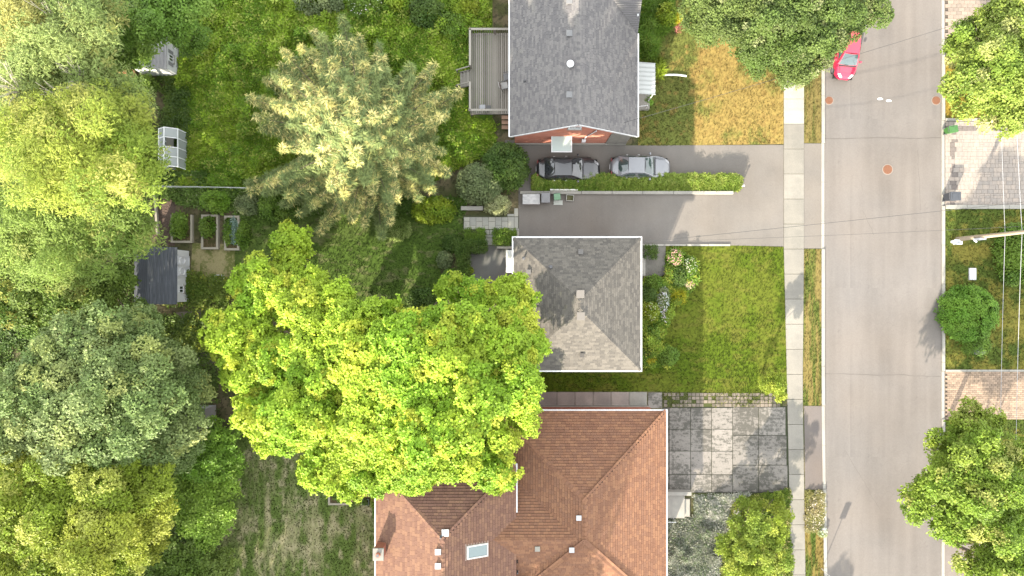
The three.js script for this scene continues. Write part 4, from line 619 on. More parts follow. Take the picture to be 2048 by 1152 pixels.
// street trees
const P_street = { a: [0.085, 0.135, 0.028], b: [0.125, 0.17, 0.045], c: [0.22, 0.245, 0.11], cs: 0.12, v: 0.22 };
tree('street_tree', 'dense green street tree spreading over the pavement and red car', [1575, 10], [[1420, 30, 7, 48], [1480, 50, 8.5, 62], [1540, 70, 8.5, 65], [1600, 60, 9, 68], [1580, 110, 7, 45], [1640, 60, 8, 55], [1672, 62, 6.6, 34], [1720, 25, 7, 42], [1735, -10, 7, 36], [1660, 0, 9.5, 75], [1560, 0, 10.5, 85], [1460, 0, 9, 60], [1400, 10, 6.6, 30], [1520, 105, 7, 40], [1625, 112, 6.2, 28], [1575, -60, 10, 80], [1400, 45, 6, 22], [1590, 140, 6, 22]], { clump: 0.5, per: 22, pal: P_street, sprig: SPRIG.small, dens: 0.85, scale: 1.15, trunk: 0.3, ragged: 0.55 });
tree('street_tree', 'leafy street tree across the road above the paver driveway', [1905, 180], [[1950, 70, 6.5, 42], [1925, 110, 5.5, 34], [2010, 60, 8, 50], [1960, 140, 7.5, 52], [2020, 140, 8.5, 60], [1915, 175, 5.5, 28], [1970, 200, 6.5, 42], [2030, 220, 7, 48], [2050, 30, 8, 50], [2010, 15, 7, 32], [1995, 205, 6, 25]], { clump: 0.55, per: 24, pal: { a: [0.142, 0.230, 0.030], b: [0.230, 0.297, 0.054], c: [0.365, 0.365, 0.149], cs: 0.18, v: 0.16 }, sprig: SPRIG.broad, dens: 0.85, ragged: 0.5, trunk: 0.2 });
const P_r = { a: [0.15, 0.235, 0.024], b: [0.23, 0.295, 0.04], c: [0.33, 0.35, 0.09], cs: 0.15, v: 0.18 };
tree('street_tree', 'bright green street tree overhanging the road below the brick driveway', [1868, 900], [[1935, 835, 6.5, 36], [1975, 850, 6.5, 34], [1905, 885, 6, 40], [1960, 905, 8.5, 55], [1870, 965, 6, 38], [1920, 970, 8.5, 58], [1990, 970, 9, 62], [1840, 995, 5.6, 26], [1880, 1030, 6.2, 40], [1950, 1040, 7.5, 52], [2020, 1050, 8, 52], [2040, 920, 8, 48], [1825, 1010, 5.2, 16], [2050, 1000, 8, 50], [1900, 920, 6.4, 34]], { clump: 0.55, per: 24, pal: P_r, sprig: SPRIG.broad, dens: 0.85, ragged: 0.5, trunk: 0.2 });
tree('street_tree', 'bright green street tree cut by the bottom edge across the road', [1890, 1080], [[1960, 1130, 6, 36], [2010, 1120, 7, 44], [1980, 1165, 7, 44], [2045, 1150, 7.5, 48], [2020, 1085, 6, 24]], { clump: 0.55, per: 24, pal: P_r, sprig: SPRIG.broad, dens: 0.85, ragged: 0.5, trunk: 0.18 });
// trees south of the picture whose shade falls on the brown roof, the lower lawn and the road
const gl = (u, v, h, r, fl) => { const k = (EYE - h) / EYE; return [1024 + (u - 1024) / k, 576 + (v - 576) / k, h, r / K(h), fl]; };      // limb given by its plan place and radius in metres
tree('shade_tree', 'tall tree south of the picture that shades the brown roof', [900, 1390], [gl(880, 1310, 11.5, 3), gl(930, 1350, 12.5, 3.4), gl(860, 1390, 13, 3.4), gl(930, 1420, 14.5, 3.2), gl(985, 1370, 12, 2.6), gl(900, 1460, 15, 2.8), gl(840, 1330, 10.5, 2.4)], { clump: 0.8, per: 20, pal: P_mid, sprig: SPRIG.broad, dens: 1.2 });
tree('shade_tree', 'broad tree south of the picture that shades the lower lawn', [430, 1420], [gl(300, 1330, 7.5, 4), gl(420, 1320, 8, 4), gl(530, 1330, 7.5, 3.6), gl(330, 1450, 8.5, 4.2), gl(460, 1430, 9.5, 4.4), gl(570, 1440, 8, 3.6), gl(400, 1540, 9, 4), gl(520, 1540, 8.5, 4), gl(270, 1420, 7, 3.6)], { clump: 0.9, per: 20, pal: P_mid, sprig: SPRIG.broad, trunk: 0.4, dens: 1.3 });
tree('shade_tree', 'street tree south of the picture whose shade reaches the road', [1552, 1470], [gl(1540, 1500, 5.8, 1.2, 1.3), gl(1558, 1530, 5.2, 1.4), gl(1524, 1545, 6.4, 1.4)], { clump: 0.5, per: 18, pal: P_street, sprig: SPRIG.small, scale: 1.2 });
// small yellow green tree by the brown house front
tree('small_tree', 'bright yellow green small tree among wild plants by the brown house front', [1478, 1060], [[1512, 1050, 3.4, 30], [1548, 1068, 3.2, 30], [1500, 1095, 3.4, 36], [1550, 1112, 3.4, 36], [1478, 1062, 2.6, 22], [1520, 1140, 3, 40], [1566, 1028, 2.4, 18], [1470, 1125, 2.4, 24], [1548, 998, 1.8, 18], [1500, 1010, 1.6, 16], [1446, 1090, 2.0, 18]], { clump: 0.3, per: 13, dens: 0.2, pal: { a: [0.169, 0.236, 0.03], b: [0.25, 0.31, 0.035], c: [0.33, 0.37, 0.06], cs: 0.15, v: 0.18 }, sprig: SPRIG.small, scale: 1.2, trunk: 0.09, fork: 0.6, ragged: 0.75 });
// young tree on the front lawn
tree('young_tree', 'slender young tree at the lawn corner beside the pavement', [1519, 757], [[1541, 768, 2.9, 13], [1554, 774, 3.4, 11], [1532, 765, 2.5, 8], [1558, 788, 3.0, 9], [1548, 757, 3.0, 9], [1525, 761, 0.9, 5], [1527, 763, 1.3, 4]], { clump: 0.17, per: 8, dens: 0.5, pal: { a: [0.17, 0.25, 0.02], b: [0.27, 0.31, 0.04], v: 0.15 }, sprig: SPRIG.small, trunk: 0.035, fork: 2.2, ragged: 0.8, scale: 0.9 });

// ---- the spruce
{
  const [bx, bz] = W(765, 312), g = thing('spruce_tree', 'large ragged spruce with pale cone laden branches beside the gabled house', 'tree', bx, 0, bz), H = 12.6, Rm = 9.3, wood = [], list = [];
  const green = [[0.14, 0.18, 0.06], [0.18, 0.22, 0.075], [0.11, 0.15, 0.055]], pale = [[0.44, 0.40, 0.14], [0.52, 0.46, 0.19], [0.38, 0.37, 0.12]];
  part(g, 'trunk', limb([bx, -0.1, bz], [bx, H, bz], 0.36, 0.03, 0.01, 8), M_bark);
  let tier = 0;
  for (let y = 2.2; y < H - 0.2; y += mixn(0.44, 0.32, y / H), tier++) {
    const f = y / H, Rr = Rm * Math.pow(1 - f, 0.72) + 0.15, n = Math.round(mixn(10, 6, f));
    for (let i = 0; i < n; i++) {
      const a = tier * 2.4 + i * 6.283 / n + rr(-0.25, 0.25), L = Rr * rr(0.55, 1.1) * (1 - 0.26 * Math.cos(a) - 0.19 * Math.sin(a)), coned = R() < 0.68 ? rr(0.5, 1) : rr(0, 0.12), dx = Math.cos(a), dz = Math.sin(a), P = (t) => [bx + dx * L * t, y - L * (0.22 * t - 0.16 * t * t) + 0.35 * t * t, bz + dz * L * t];
      wood.push(limb(P(0), P(0.98), 0.035 * L / 5 + 0.012, 0.008, 0.01, 4));
      const m = Math.ceil(L / 0.13);
      for (let j = 1; j <= m; j++) {
        const t = j / m, wv = Math.min(1, 1.5 * (1 - t)) * (0.3 + 0.10 * L) * sstep(t, 0.02, 0.25) + 0.05, [x, yy, z] = P(t);
        for (const s of [-1, 1]) { const nn = Math.max(2, Math.ceil(wv / 0.17)); for (let q = 0; q < nn; q++) { const e = (q + R()) / nn * wv * s, along = Math.abs(e) * 0.55; const pc = t > 0.12 && R() < coned * mixn(0.75, 0.35, Math.abs(e) / (wv + 0.01)), c = (pc ? pale : green)[Math.floor(R() * 3)], k = rr(0.82, 1.15);
          list.push([x - dz * e + dx * along + rr(-0.07, 0.07), yy + rr(-0.10, 0.07) - Math.abs(e) * 0.25, z + dx * e + dz * along + rr(-0.07, 0.07), dx * 0.5 - dz * s * 0.35 + rr(-0.4, 0.4), 0.9, dz * 0.5 + dx * s * 0.35 + rr(-0.4, 0.4), rr(0.9, 1.45), [c[0] * k, c[1] * k, c[2] * k]]); } }
      }
    }
  }
  part(g, 'branch', merge(wood), M_bark);
  instanced(g, 'needles', SPRIG.needle, M_needle, list, [bx, 0, bz]);
  console.log('spruce', list.length);
}
// bare dead branches poking out of the far corner trees
for (const [u, v, l, lab] of [[110, 40, 1, 'bare grey twigs of a dead branch among far corner leaves'], [20, 175, 1, 'bare twiggy branch at the picture edge below the far corner tree'], [125, 195, 0.8, 'thin bare branch above the yellow green locust crown'], [150, 150, 0.8, 'bare twigs beside the teal tarpaulin']]) {
  const [x, z] = W(u, v, 12), [tx, tz] = W(u + 60, v + 40, 5), g = thing('dead_branch', lab, 'branch', tx, 0, tz), b = [limb([tx, 0, tz], [x, 11.2, z], 0.14, 0.05, 0.05)];
  for (let i = 0; i < 14; i++) { const a = R() * 6.283, e = [x + Math.cos(a) * rr(0.5, 1.5) * l, 11.2 + rr(0.6, 1.9), z + Math.sin(a) * rr(0.5, 1.4) * l]; b.push(limb([x, 11.1, z], e, 0.03, 0.012, 0.15)); b.push(limb([(x + e[0]) / 2, (11.1 + e[1]) / 2, (z + e[2]) / 2], [e[0] + rr(-0.4, 0.4), e[1] + 0.2, e[2] + rr(-0.4, 0.4)], 0.018, 0.008, 0.15)); }
  part(g, 'twigs', merge(b), M_twig);
}
// ---------------------------------------------------------------- shrubs, beds, hedges
const PS = { green: { a: [0.090, 0.168, 0.017], b: [0.138, 0.216, 0.029], v: 0.16 }, dark: { a: [0.054, 0.102, 0.017], b: [0.090, 0.144, 0.026], v: 0.16 }, lime: { a: [0.156, 0.240, 0.017], b: [0.240, 0.300, 0.024], v: 0.16 }, yellow: { a: [0.288, 0.300, 0.014], b: [0.408, 0.360, 0.024], v: 0.12 }, grey: { a: [0.132, 0.174, 0.072], b: [0.198, 0.234, 0.102], v: 0.15 }, pale: { a: [0.240, 0.288, 0.120], b: [0.360, 0.372, 0.192], v: 0.14 }, blue: { a: [0.156, 0.240, 0.192], b: [0.240, 0.324, 0.264], v: 0.12 } };
// behind the spruce and along the back lawn
shrub('lilac_bush', 'big dark green bush between the spruce and the black car', 1012, 338, 44, 46, 3.2, PS.dark, { sprig: SPRIG.small, dens: 0.8, scale: 1.2 });
shrub('lilac_bush', 'mottled green bush filling the gap beside the flagstone path end', 960, 372, 44, 40, 2.8, PS.grey, { dens: 0.8, scale: 1.2 });
shrub('variegated_shrub', 'cream leaved shrub overhanging the flagstone path', 994, 411, 26, 19, 1.5, PS.pale, {});
shrub('garden_shrub', 'lime green rounded shrub at the upper edge of the back lawn', 868, 422, 44, 26, 1.3, PS.lime, { sprig: SPRIG.broad, scale: 0.9 });
shrub('garden_shrub', 'pale green ring shaped mound on the back lawn edge', 796, 459, 27, 22, 0.9, { a: [0.156, 0.228, 0.048], b: [0.240, 0.288, 0.096], v: 0.15 }, { sprig: SPRIG.tiny, dens: 1.4, scale: 1.3 });
shrub('garden_shrub', 'dark leafy shrub under the spruce skirt by the back lawn', 700, 405, 60, 28, 1.3, PS.green, { sprig: SPRIG.broad });
shrub('garden_shrub', 'green shrub between the spruce and the vegetable beds', 560, 415, 40, 28, 1.6, PS.green, { sprig: SPRIG.broad });
shrub('garden_shrub', 'grey leaved shrub above the nearest vegetable bed', 500, 410, 26, 20, 1.2, PS.grey, {});
shrub('garden_shrub', 'bright green leafy shrub just above the vegetable beds', 437, 404, 28, 22, 1.6, { a: [0.120, 0.228, 0.019], b: [0.180, 0.288, 0.036], v: 0.12 }, { sprig: SPRIG.broad });
shrub('garden_shrub', 'hosta clump beside the vegetable bed with bluish cabbages', 488, 470, 14, 28, 0.6, PS.green, { sprig: SPRIG.broad });
// patio
shrub('box_hedge', 'clipped box block left of the stepping stone path', 950, 473, 18, 13, 0.8, PS.green, { square: true, sprig: SPRIG.tiny, dens: 1.6, scale: 1.3, category: 'hedge' });
shrub('box_hedge', 'clipped box block beside the hip roofed house corner', 1009, 475, 20, 14, 0.8, PS.green, { square: true, sprig: SPRIG.tiny, dens: 1.6, scale: 1.3, category: 'hedge' });
shrub('box_hedge', 'long clipped hedge arm along the top of the patio', 944, 494, 28, 10, 1.1, PS.dark, { square: true, sprig: SPRIG.tiny, dens: 1.6, scale: 1.3, category: 'hedge' });
shrub('box_hedge', 'clipped hedge arm running down the patio side', 928, 526, 11, 24, 1.1, PS.dark, { square: true, sprig: SPRIG.tiny, dens: 1.6, scale: 1.3, category: 'hedge' });
shrub('garden_shrub', 'pale spiky shrub on the lawn side of the patio hedge', 890, 520, 14, 18, 0.9, PS.grey, {});
shrub('garden_shrub', 'dark green shrub behind the clipped patio hedge', 905, 486, 22, 16, 0.9, PS.dark, {});
shrub('garden_shrub', 'light green broad leaved shrub at the foot of the patio hedge', 905, 558, 24, 18, 1.5, PS.green, { sprig: SPRIG.maple, scale: 0.8 });
shrub('garden_shrub', 'tiny lime shrub on the patio edge', 938, 541, 7, 8, 0.6, PS.lime, {});
shrub('garden_shrub', 'shaded shrub under the maple at the back lawn', 855, 600, 40, 22, 1.2, PS.dark, { sprig: SPRIG.broad });
shrub('garden_shrub', 'leafy shrub poking out above the maple notch', 760, 612, 30, 20, 2.4, { a: [0.144, 0.192, 0.048], b: [0.204, 0.240, 0.072], v: 0.15 }, { sprig: SPRIG.broad });
// front bed of the hip roofed house
shrub('flower_clump', 'pink flowering clump at the top of the front bed', 1348, 516, 16, 18, 0.9, PS.green, { flowers: [[0.62, 0.36, 0.34], 90] , category: 'flowers' });
shrub('flower_clump', 'white speckled flowering clump beside the lawn in the front bed', 1376, 533, 15, 20, 0.9, PS.green, { flowers: [[0.55, 0.55, 0.42], 50], category: 'flowers' });
shrub('garden_shrub', 'deep green shrub in the middle of the front flower bed', 1356, 552, 20, 20, 0.9, PS.dark, {});
shrub('flower_clump', 'dusty pink flower patch at the lawn tip of the front bed', 1378, 566, 11, 11, 0.5, PS.pale, { flowers: [[0.55, 0.4, 0.32], 110], category: 'flowers' });
shrub('garden_shrub', 'yellow grassy clump on the lawn edge of the front bed', 1356, 594, 14, 14, 0.6, PS.yellow, { sprig: SPRIG.blade });
shrub('garden_shrub', 'mid green shrub next to the front step railing', 1308, 565, 20, 14, 0.9, PS.green, {});
shrub('garden_shrub', 'dark fern like shrub under the front window', 1296, 588, 14, 20, 0.9, PS.dark, { sprig: SPRIG.feather, scale: 0.8 });
shrub('flower_clump', 'white daisies spreading through the front bed', 1324, 600, 12, 28, 0.8, PS.grey, { flowers: [[0.6, 0.6, 0.62], 110], category: 'flowers' });
shrub('flower_clump', 'white daisy patch beside the shaded lawn', 1329, 628, 8, 16, 0.6, PS.grey, { flowers: [[0.6, 0.6, 0.63], 70], category: 'flowers' });
shrub('garden_shrub', 'lime flowering shrub against the front wall', 1302, 622, 15, 20, 0.9, PS.lime, { flowers: [[0.5, 0.55, 0.3], 40] });
shrub('garden_shrub', 'dark ground shrub against the front wall', 1306, 668, 16, 20, 0.8, PS.green, { sprig: SPRIG.broad, scale: 0.8 });
shrub('garden_shrub', 'small dark shrub at the lower house corner', 1298, 700, 14, 14, 0.7, PS.dark, {});
shrub('garden_shrub', 'yellow golden shrub by the downspout', 1300, 719, 15, 7, 0.5, PS.yellow, { sprig: SPRIG.blade, scale: 0.7 });
shrub('garden_shrub', 'bushy green shrub standing out on the shaded lawn', 1334, 710, 20, 19, 1.1, PS.green, { sprig: SPRIG.small });
shrub('box_hedge', 'small clipped box beside the front walk', 1300, 504, 12, 11, 0.6, PS.dark, { square: true, sprig: SPRIG.tiny, dens: 1.6, scale: 1.2, category: 'hedge' });
shrub('garden_shrub', 'dark shrub squeezed between the two houses under the maple', 1060, 760, 20, 16, 1.6, PS.dark, { sprig: SPRIG.broad });
// front of the gabled house
for (const [u, v, ru, rv, lab] of [[1292, 10, 18, 24, 'grassy clump at the top edge in front of the gabled house'], [1290, 50, 18, 20, 'long bladed clump under the cross gable'], [1288, 84, 16, 18, 'long bladed clump between cross gable and awning'], [1300, 108, 14, 12, 'arching bladed clump just above the awning'], [1318, 140, 7, 22, 'yellow green bladed row along the awning edge']]) shrub('grass_clump', lab, u, v, ru, rv, 0.8, lab.startsWith('yellow') ? PS.lime : PS.green, { sprig: SPRIG.blade, dens: 1.0, scale: 1.25 });
shrub('garden_shrub', 'lime leaved shrub in front of the gabled house bed', 1332, 32, 20, 22, 1.0, PS.lime, { sprig: SPRIG.broad });
shrub('garden_shrub', 'yellow leaved shrub next to the red one', 1352, 40, 9, 10, 0.7, PS.yellow, {});
shrub('red_shrub', 'small red leaved shrub on the yellow lawn edge', 1357, 57, 11, 9, 0.6, { a: [0.360, 0.120, 0.108], b: [0.504, 0.240, 0.216], v: 0.2 }, { sprig: SPRIG.blade, scale: 0.6 });
shrub('garden_shrub', 'small bright green plant at the porch railing', 1293, 202, 11, 11, 0.6, { a: [0.120, 0.240, 0.018], b: [0.180, 0.312, 0.036], v: 0.1 }, { sprig: SPRIG.broad, scale: 0.8 });
// top of the rear meadow
for (const [u, v, r1, r2, h, pal, lab, fl] of [[640, 10, 50, 28, 1.8, 'grey', 'grey green bush at the top edge beside the white flowers'], [735, 15, 36, 26, 1.6, 'green', 'bush with white flowers at the top edge of the meadow', 1], [800, 5, 30, 22, 1.6, 'lime', 'lime bush at the top edge of the meadow'], [855, 30, 34, 30, 1.8, 'dark', 'dark green bush above the deck corner'], [905, 55, 30, 28, 1.3, 'green', 'leafy bush next to the deck corner post'], [930, 15, 30, 26, 1.6, 'lime', 'light green bush near the top of the gabled house']]) shrub('meadow_bush', lab, u, v, r1, r2, h, PS[pal], { sprig: SPRIG.broad, dens: 0.7, ...(fl ? { flowers: [[0.7, 0.72, 0.66], 60] } : {}) });
cover('bed_plants', 'dense low planting of the bed in front of the hip roofed house', [[1285, 560], [1330, 556], [1334, 505], [1352, 497], [1392, 522], [1392, 560], [1368, 596], [1342, 612], [1334, 650], [1318, 684], [1346, 700], [1344, 730], [1285, 730]], 150, 0.34, { a: [0.1, 0.18, 0.018], b: [0.2, 0.28, 0.03], c: [0.34, 0.36, 0.05], cs: 0.2, v: 0.26 }, SPRIG.small, { clumped: true });
cover('bed_plants', 'green planting under the front wall of the gabled house', [[1260, -20], [1345, -20], [1342, 60], [1322, 70], [1304, 118], [1260, 118]], 110, 0.4, { a: [0.09, 0.18, 0.016], b: [0.15, 0.25, 0.03], c: [0.28, 0.33, 0.06], cs: 0.1, v: 0.24 }, SPRIG.blade, { clumped: true, scale: 1.2 });
shrub('garden_shrub', 'low bush at the lower wall corner of the white shed', 300, 172, 16, 14, 1.6, PS.green, { sprig: SPRIG.broad });
// across the road
{ // globe shrub
  const s = shrub('globe_shrub', 'large round clipped shrub on the roadside lawn across the road', 1927, 626, 57, 55, 2.0, { a: [0.114, 0.228, 0.024], b: [0.168, 0.288, 0.036], v: 0.12 }, { sprig: SPRIG.broad, dens: 1.5, scale: 0.75 });
}
shrub('garden_shrub', 'loose green shrub at the foot of the globe shrub', 1948, 690, 30, 22, 0.8, PS.green, { sprig: SPRIG.feather, scale: 0.8 });
shrub('garden_shrub', 'leafy shrub at the picture edge beside the utility pole', 2015, 510, 30, 60, 2.4, PS.green, { sprig: SPRIG.broad });
{
  const [x, z] = W(1957, 702), m = thing('boulder', 'dark round stone beside the globe shrub', 'stone', x, 0, z); const g = new THREE.IcosahedronGeometry(0.4, 2), q = g.attributes.position; for (let i = 0; i < q.count; i++) { const k = 0.85 + 0.3 * fbm(q.getX(i) * 3 + 9, q.getZ(i) * 3 + q.getY(i) * 2 + 9, 71, 3); q.setXYZ(i, q.getX(i) * k * 1.3, Math.max(-0.05, q.getY(i) * k * 0.6 + 0.12), q.getZ(i) * k * 0.8); } g.computeVertexNormals(); part(m, 'stone', g, std([0.12, 0.12, 0.13], 0.9), false);
}
// hedge between the two driveways: a row of upright shoots
function hedgeRow(name, label, u0, u1, v0, v1, h, pal, n) {
  const [x0, z0] = W(u0, v0), [x1, z1] = W(u1, v1), g = thing(name, label, 'hedge', (x0 + x1) / 2, 0, (z0 + z1) / 2), list = [], st = [];
  for (let i = 0; i < n; i++) { const x = rr(x0, x1), f = R(), z = mixn(z0, z1, f), hh = h * rr(0.6, 1.05) * (f > 0.72 ? 0.45 : 1), c = clumpColour(pal, x, z); for (let k = 0; k < 5; k++) { const y = hh * (0.35 + k * 0.16); list.push([x + rr(-0.05, 0.05), y, z + rr(-0.05, 0.05) - 0.04 * k, rr(-0.35, 0.35), 1, rr(-0.55, 0.15), 0.75 + 0.12 * (5 - k), c]); } }
  for (let x = x0 + 0.1; x < x1; x += 0.35) st.push(rod([x, -0.02, (z0 + z1) / 2 + rr(-0.2, 0.2)], [x + rr(-0.1, 0.1), h * 0.7, (z0 + z1) / 2 + rr(-0.25, 0.25)], 0.015, 0.008, 5));
  part(g, 'stem', merge(st), M_bark); instanced(g, 'foliage', SPRIG.shoot, M_leaf, list, g.position.toArray()); return g;
}
struct('hedge_bed', slabGeo([[1062, 350], [1480, 352], [1484, 368], [1480, 383], [1062, 382]], 0, 0.06, 0.01), mapped(soilTex, 1));
hedgeRow('hedge', 'long green hedge of upright shoots between the two driveways', 1066, 1478, 355, 380, 0.85, { a: [0.13, 0.21, 0.024], b: [0.2, 0.27, 0.04], c: [0.28, 0.32, 0.07], cs: 0.2, v: 0.2 }, 1900);
// covers
cover('meadow_plants', 'tall bright green wild growth between the spruce and the top edge', [[385, -20], [975, -20], [975, 62], [934, 70], [934, 242], [990, 246], [985, 300], [880, 350], [700, 420], [560, 385], [360, 370], [360, 150]], 95, 0.42, { a: [0.12, 0.22, 0.016], b: [0.22, 0.32, 0.026], c: [0.34, 0.38, 0.08], cs: 0.18, v: 0.28 }, SPRIG.small, { scale: 1.3, clumped: true });
cover('border_plants', 'low leafy plants in the border above the vegetable beds', [[290, 345], [560, 350], [720, 380], [930, 400], [930, 425], [560, 425], [480, 440], [470, 420], [390, 415], [290, 380]], 60, 0.3, { a: [0.072, 0.138, 0.019], b: [0.120, 0.192, 0.036], c: [0.240, 0.264, 0.120], cs: 0.08, v: 0.2 }, SPRIG.broad);
cover('undergrowth', 'shady undergrowth below the trees along the back of the yards', [[-40, -40], [385, -40], [380, 300], [330, 360], [270, 390], [270, 500], [265, 620], [430, 640], [440, 820], [400, 1200], [-40, 1200]], 24, 0.3, { a: [0.060, 0.108, 0.017], b: [0.102, 0.156, 0.026], v: 0.2 }, SPRIG.broad, { patchy: 0.4 });
cover('undergrowth', 'weeds beside the dark roofed shed and little planters', [[380, 545], [470, 560], [440, 700], [330, 700], [300, 620]], 45, 0.35, { a: [0.084, 0.144, 0.018], b: [0.144, 0.192, 0.030], c: [0.300, 0.312, 0.036], cs: 0.05, v: 0.2 }, SPRIG.small, { patchy: 0.5, scale: 1.2 });
cover('silver_ground_cover', 'pale silvery ground cover in front of the brown house', [[1388, 992], [1500, 985], [1480, 1020], [1440, 1080], [1440, 1180], [1330, 1180], [1330, 1040], [1388, 1036]], 190, 0.2, { a: [0.240, 0.252, 0.192], b: [0.408, 0.408, 0.360], c: [0.108, 0.168, 0.060], cs: 0.25, v: 0.2 }, SPRIG.tiny, { scale: 1.2, clumped: true });
cover('wild_plants', 'wild green plants along the pavement by the brown house', [[1470, 1000], [1574, 978], [1580, 1180], [1440, 1180], [1445, 1080]], 90, 0.3, { a: [0.108, 0.168, 0.017], b: [0.192, 0.228, 0.036], c: [0.384, 0.336, 0.144], cs: 0.1, v: 0.2 }, SPRIG.small);
cover('boulevard_flowers', 'dry wildflowers on the strip between kerb and pavement', [[1611, 982], [1644, 982], [1646, 1062], [1611, 1062]], 120, 0.15, { a: [0.240, 0.240, 0.072], b: [0.360, 0.300, 0.168], c: [0.660, 0.600, 0.504], cs: 0.2, v: 0.2 }, SPRIG.tiny, { scale: 1.2 });
shrub('flower_clump', 'white flowering clump at the road kerb', 1644, 1062, 7, 10, 0.4, PS.pale, { flowers: [[0.75, 0.74, 0.7], 70], category: 'flowers' });
cover('cobble_weeds', 'grass growing between the cobbles beside the stained driveway', [[1325, 783], [1566, 783], [1574, 814], [1325, 814]], 60, 0.03, { a: [0.108, 0.144, 0.018], b: [0.192, 0.204, 0.036], v: 0.2 }, SPRIG.tuft, { patchy: 0.5, scale: 1.3, mat: M_blade });
// lawn grass
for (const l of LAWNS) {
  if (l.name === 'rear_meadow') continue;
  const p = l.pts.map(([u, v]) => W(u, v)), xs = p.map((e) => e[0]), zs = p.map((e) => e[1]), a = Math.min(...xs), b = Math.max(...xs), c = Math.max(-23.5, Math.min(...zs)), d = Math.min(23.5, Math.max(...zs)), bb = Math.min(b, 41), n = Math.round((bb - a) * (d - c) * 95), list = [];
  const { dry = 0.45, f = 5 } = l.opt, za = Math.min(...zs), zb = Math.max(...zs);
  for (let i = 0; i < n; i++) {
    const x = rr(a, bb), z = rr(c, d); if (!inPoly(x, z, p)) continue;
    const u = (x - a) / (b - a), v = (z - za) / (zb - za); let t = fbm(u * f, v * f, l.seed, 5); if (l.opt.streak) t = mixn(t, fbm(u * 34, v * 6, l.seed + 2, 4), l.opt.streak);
    let k = sstep(t, dry - 0.17, dry + 0.17); if (l.opt.green) k *= sstep(u + 0.16 * (fbm(u * 30, v * 30, l.seed + 9, 3) - 0.5), l.opt.green - 0.05, l.opt.green + 0.05) * 0.9 + 0.1; if (k > 0.75 && R() < 0.5) continue;  // tufts take the same painted shade tone as the lawn texture
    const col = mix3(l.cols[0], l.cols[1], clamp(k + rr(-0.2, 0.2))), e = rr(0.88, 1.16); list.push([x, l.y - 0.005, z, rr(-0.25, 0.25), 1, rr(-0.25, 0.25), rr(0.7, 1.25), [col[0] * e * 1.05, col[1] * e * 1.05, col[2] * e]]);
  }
  const m = instanced(scene, numbered('lawn_grass'), SPRIG.tuft, M_blade, list); m.userData = { kind: 'stuff', label: 'short mown grass of the ' + l.name.replace('_', ' '), category: 'grass' };
}
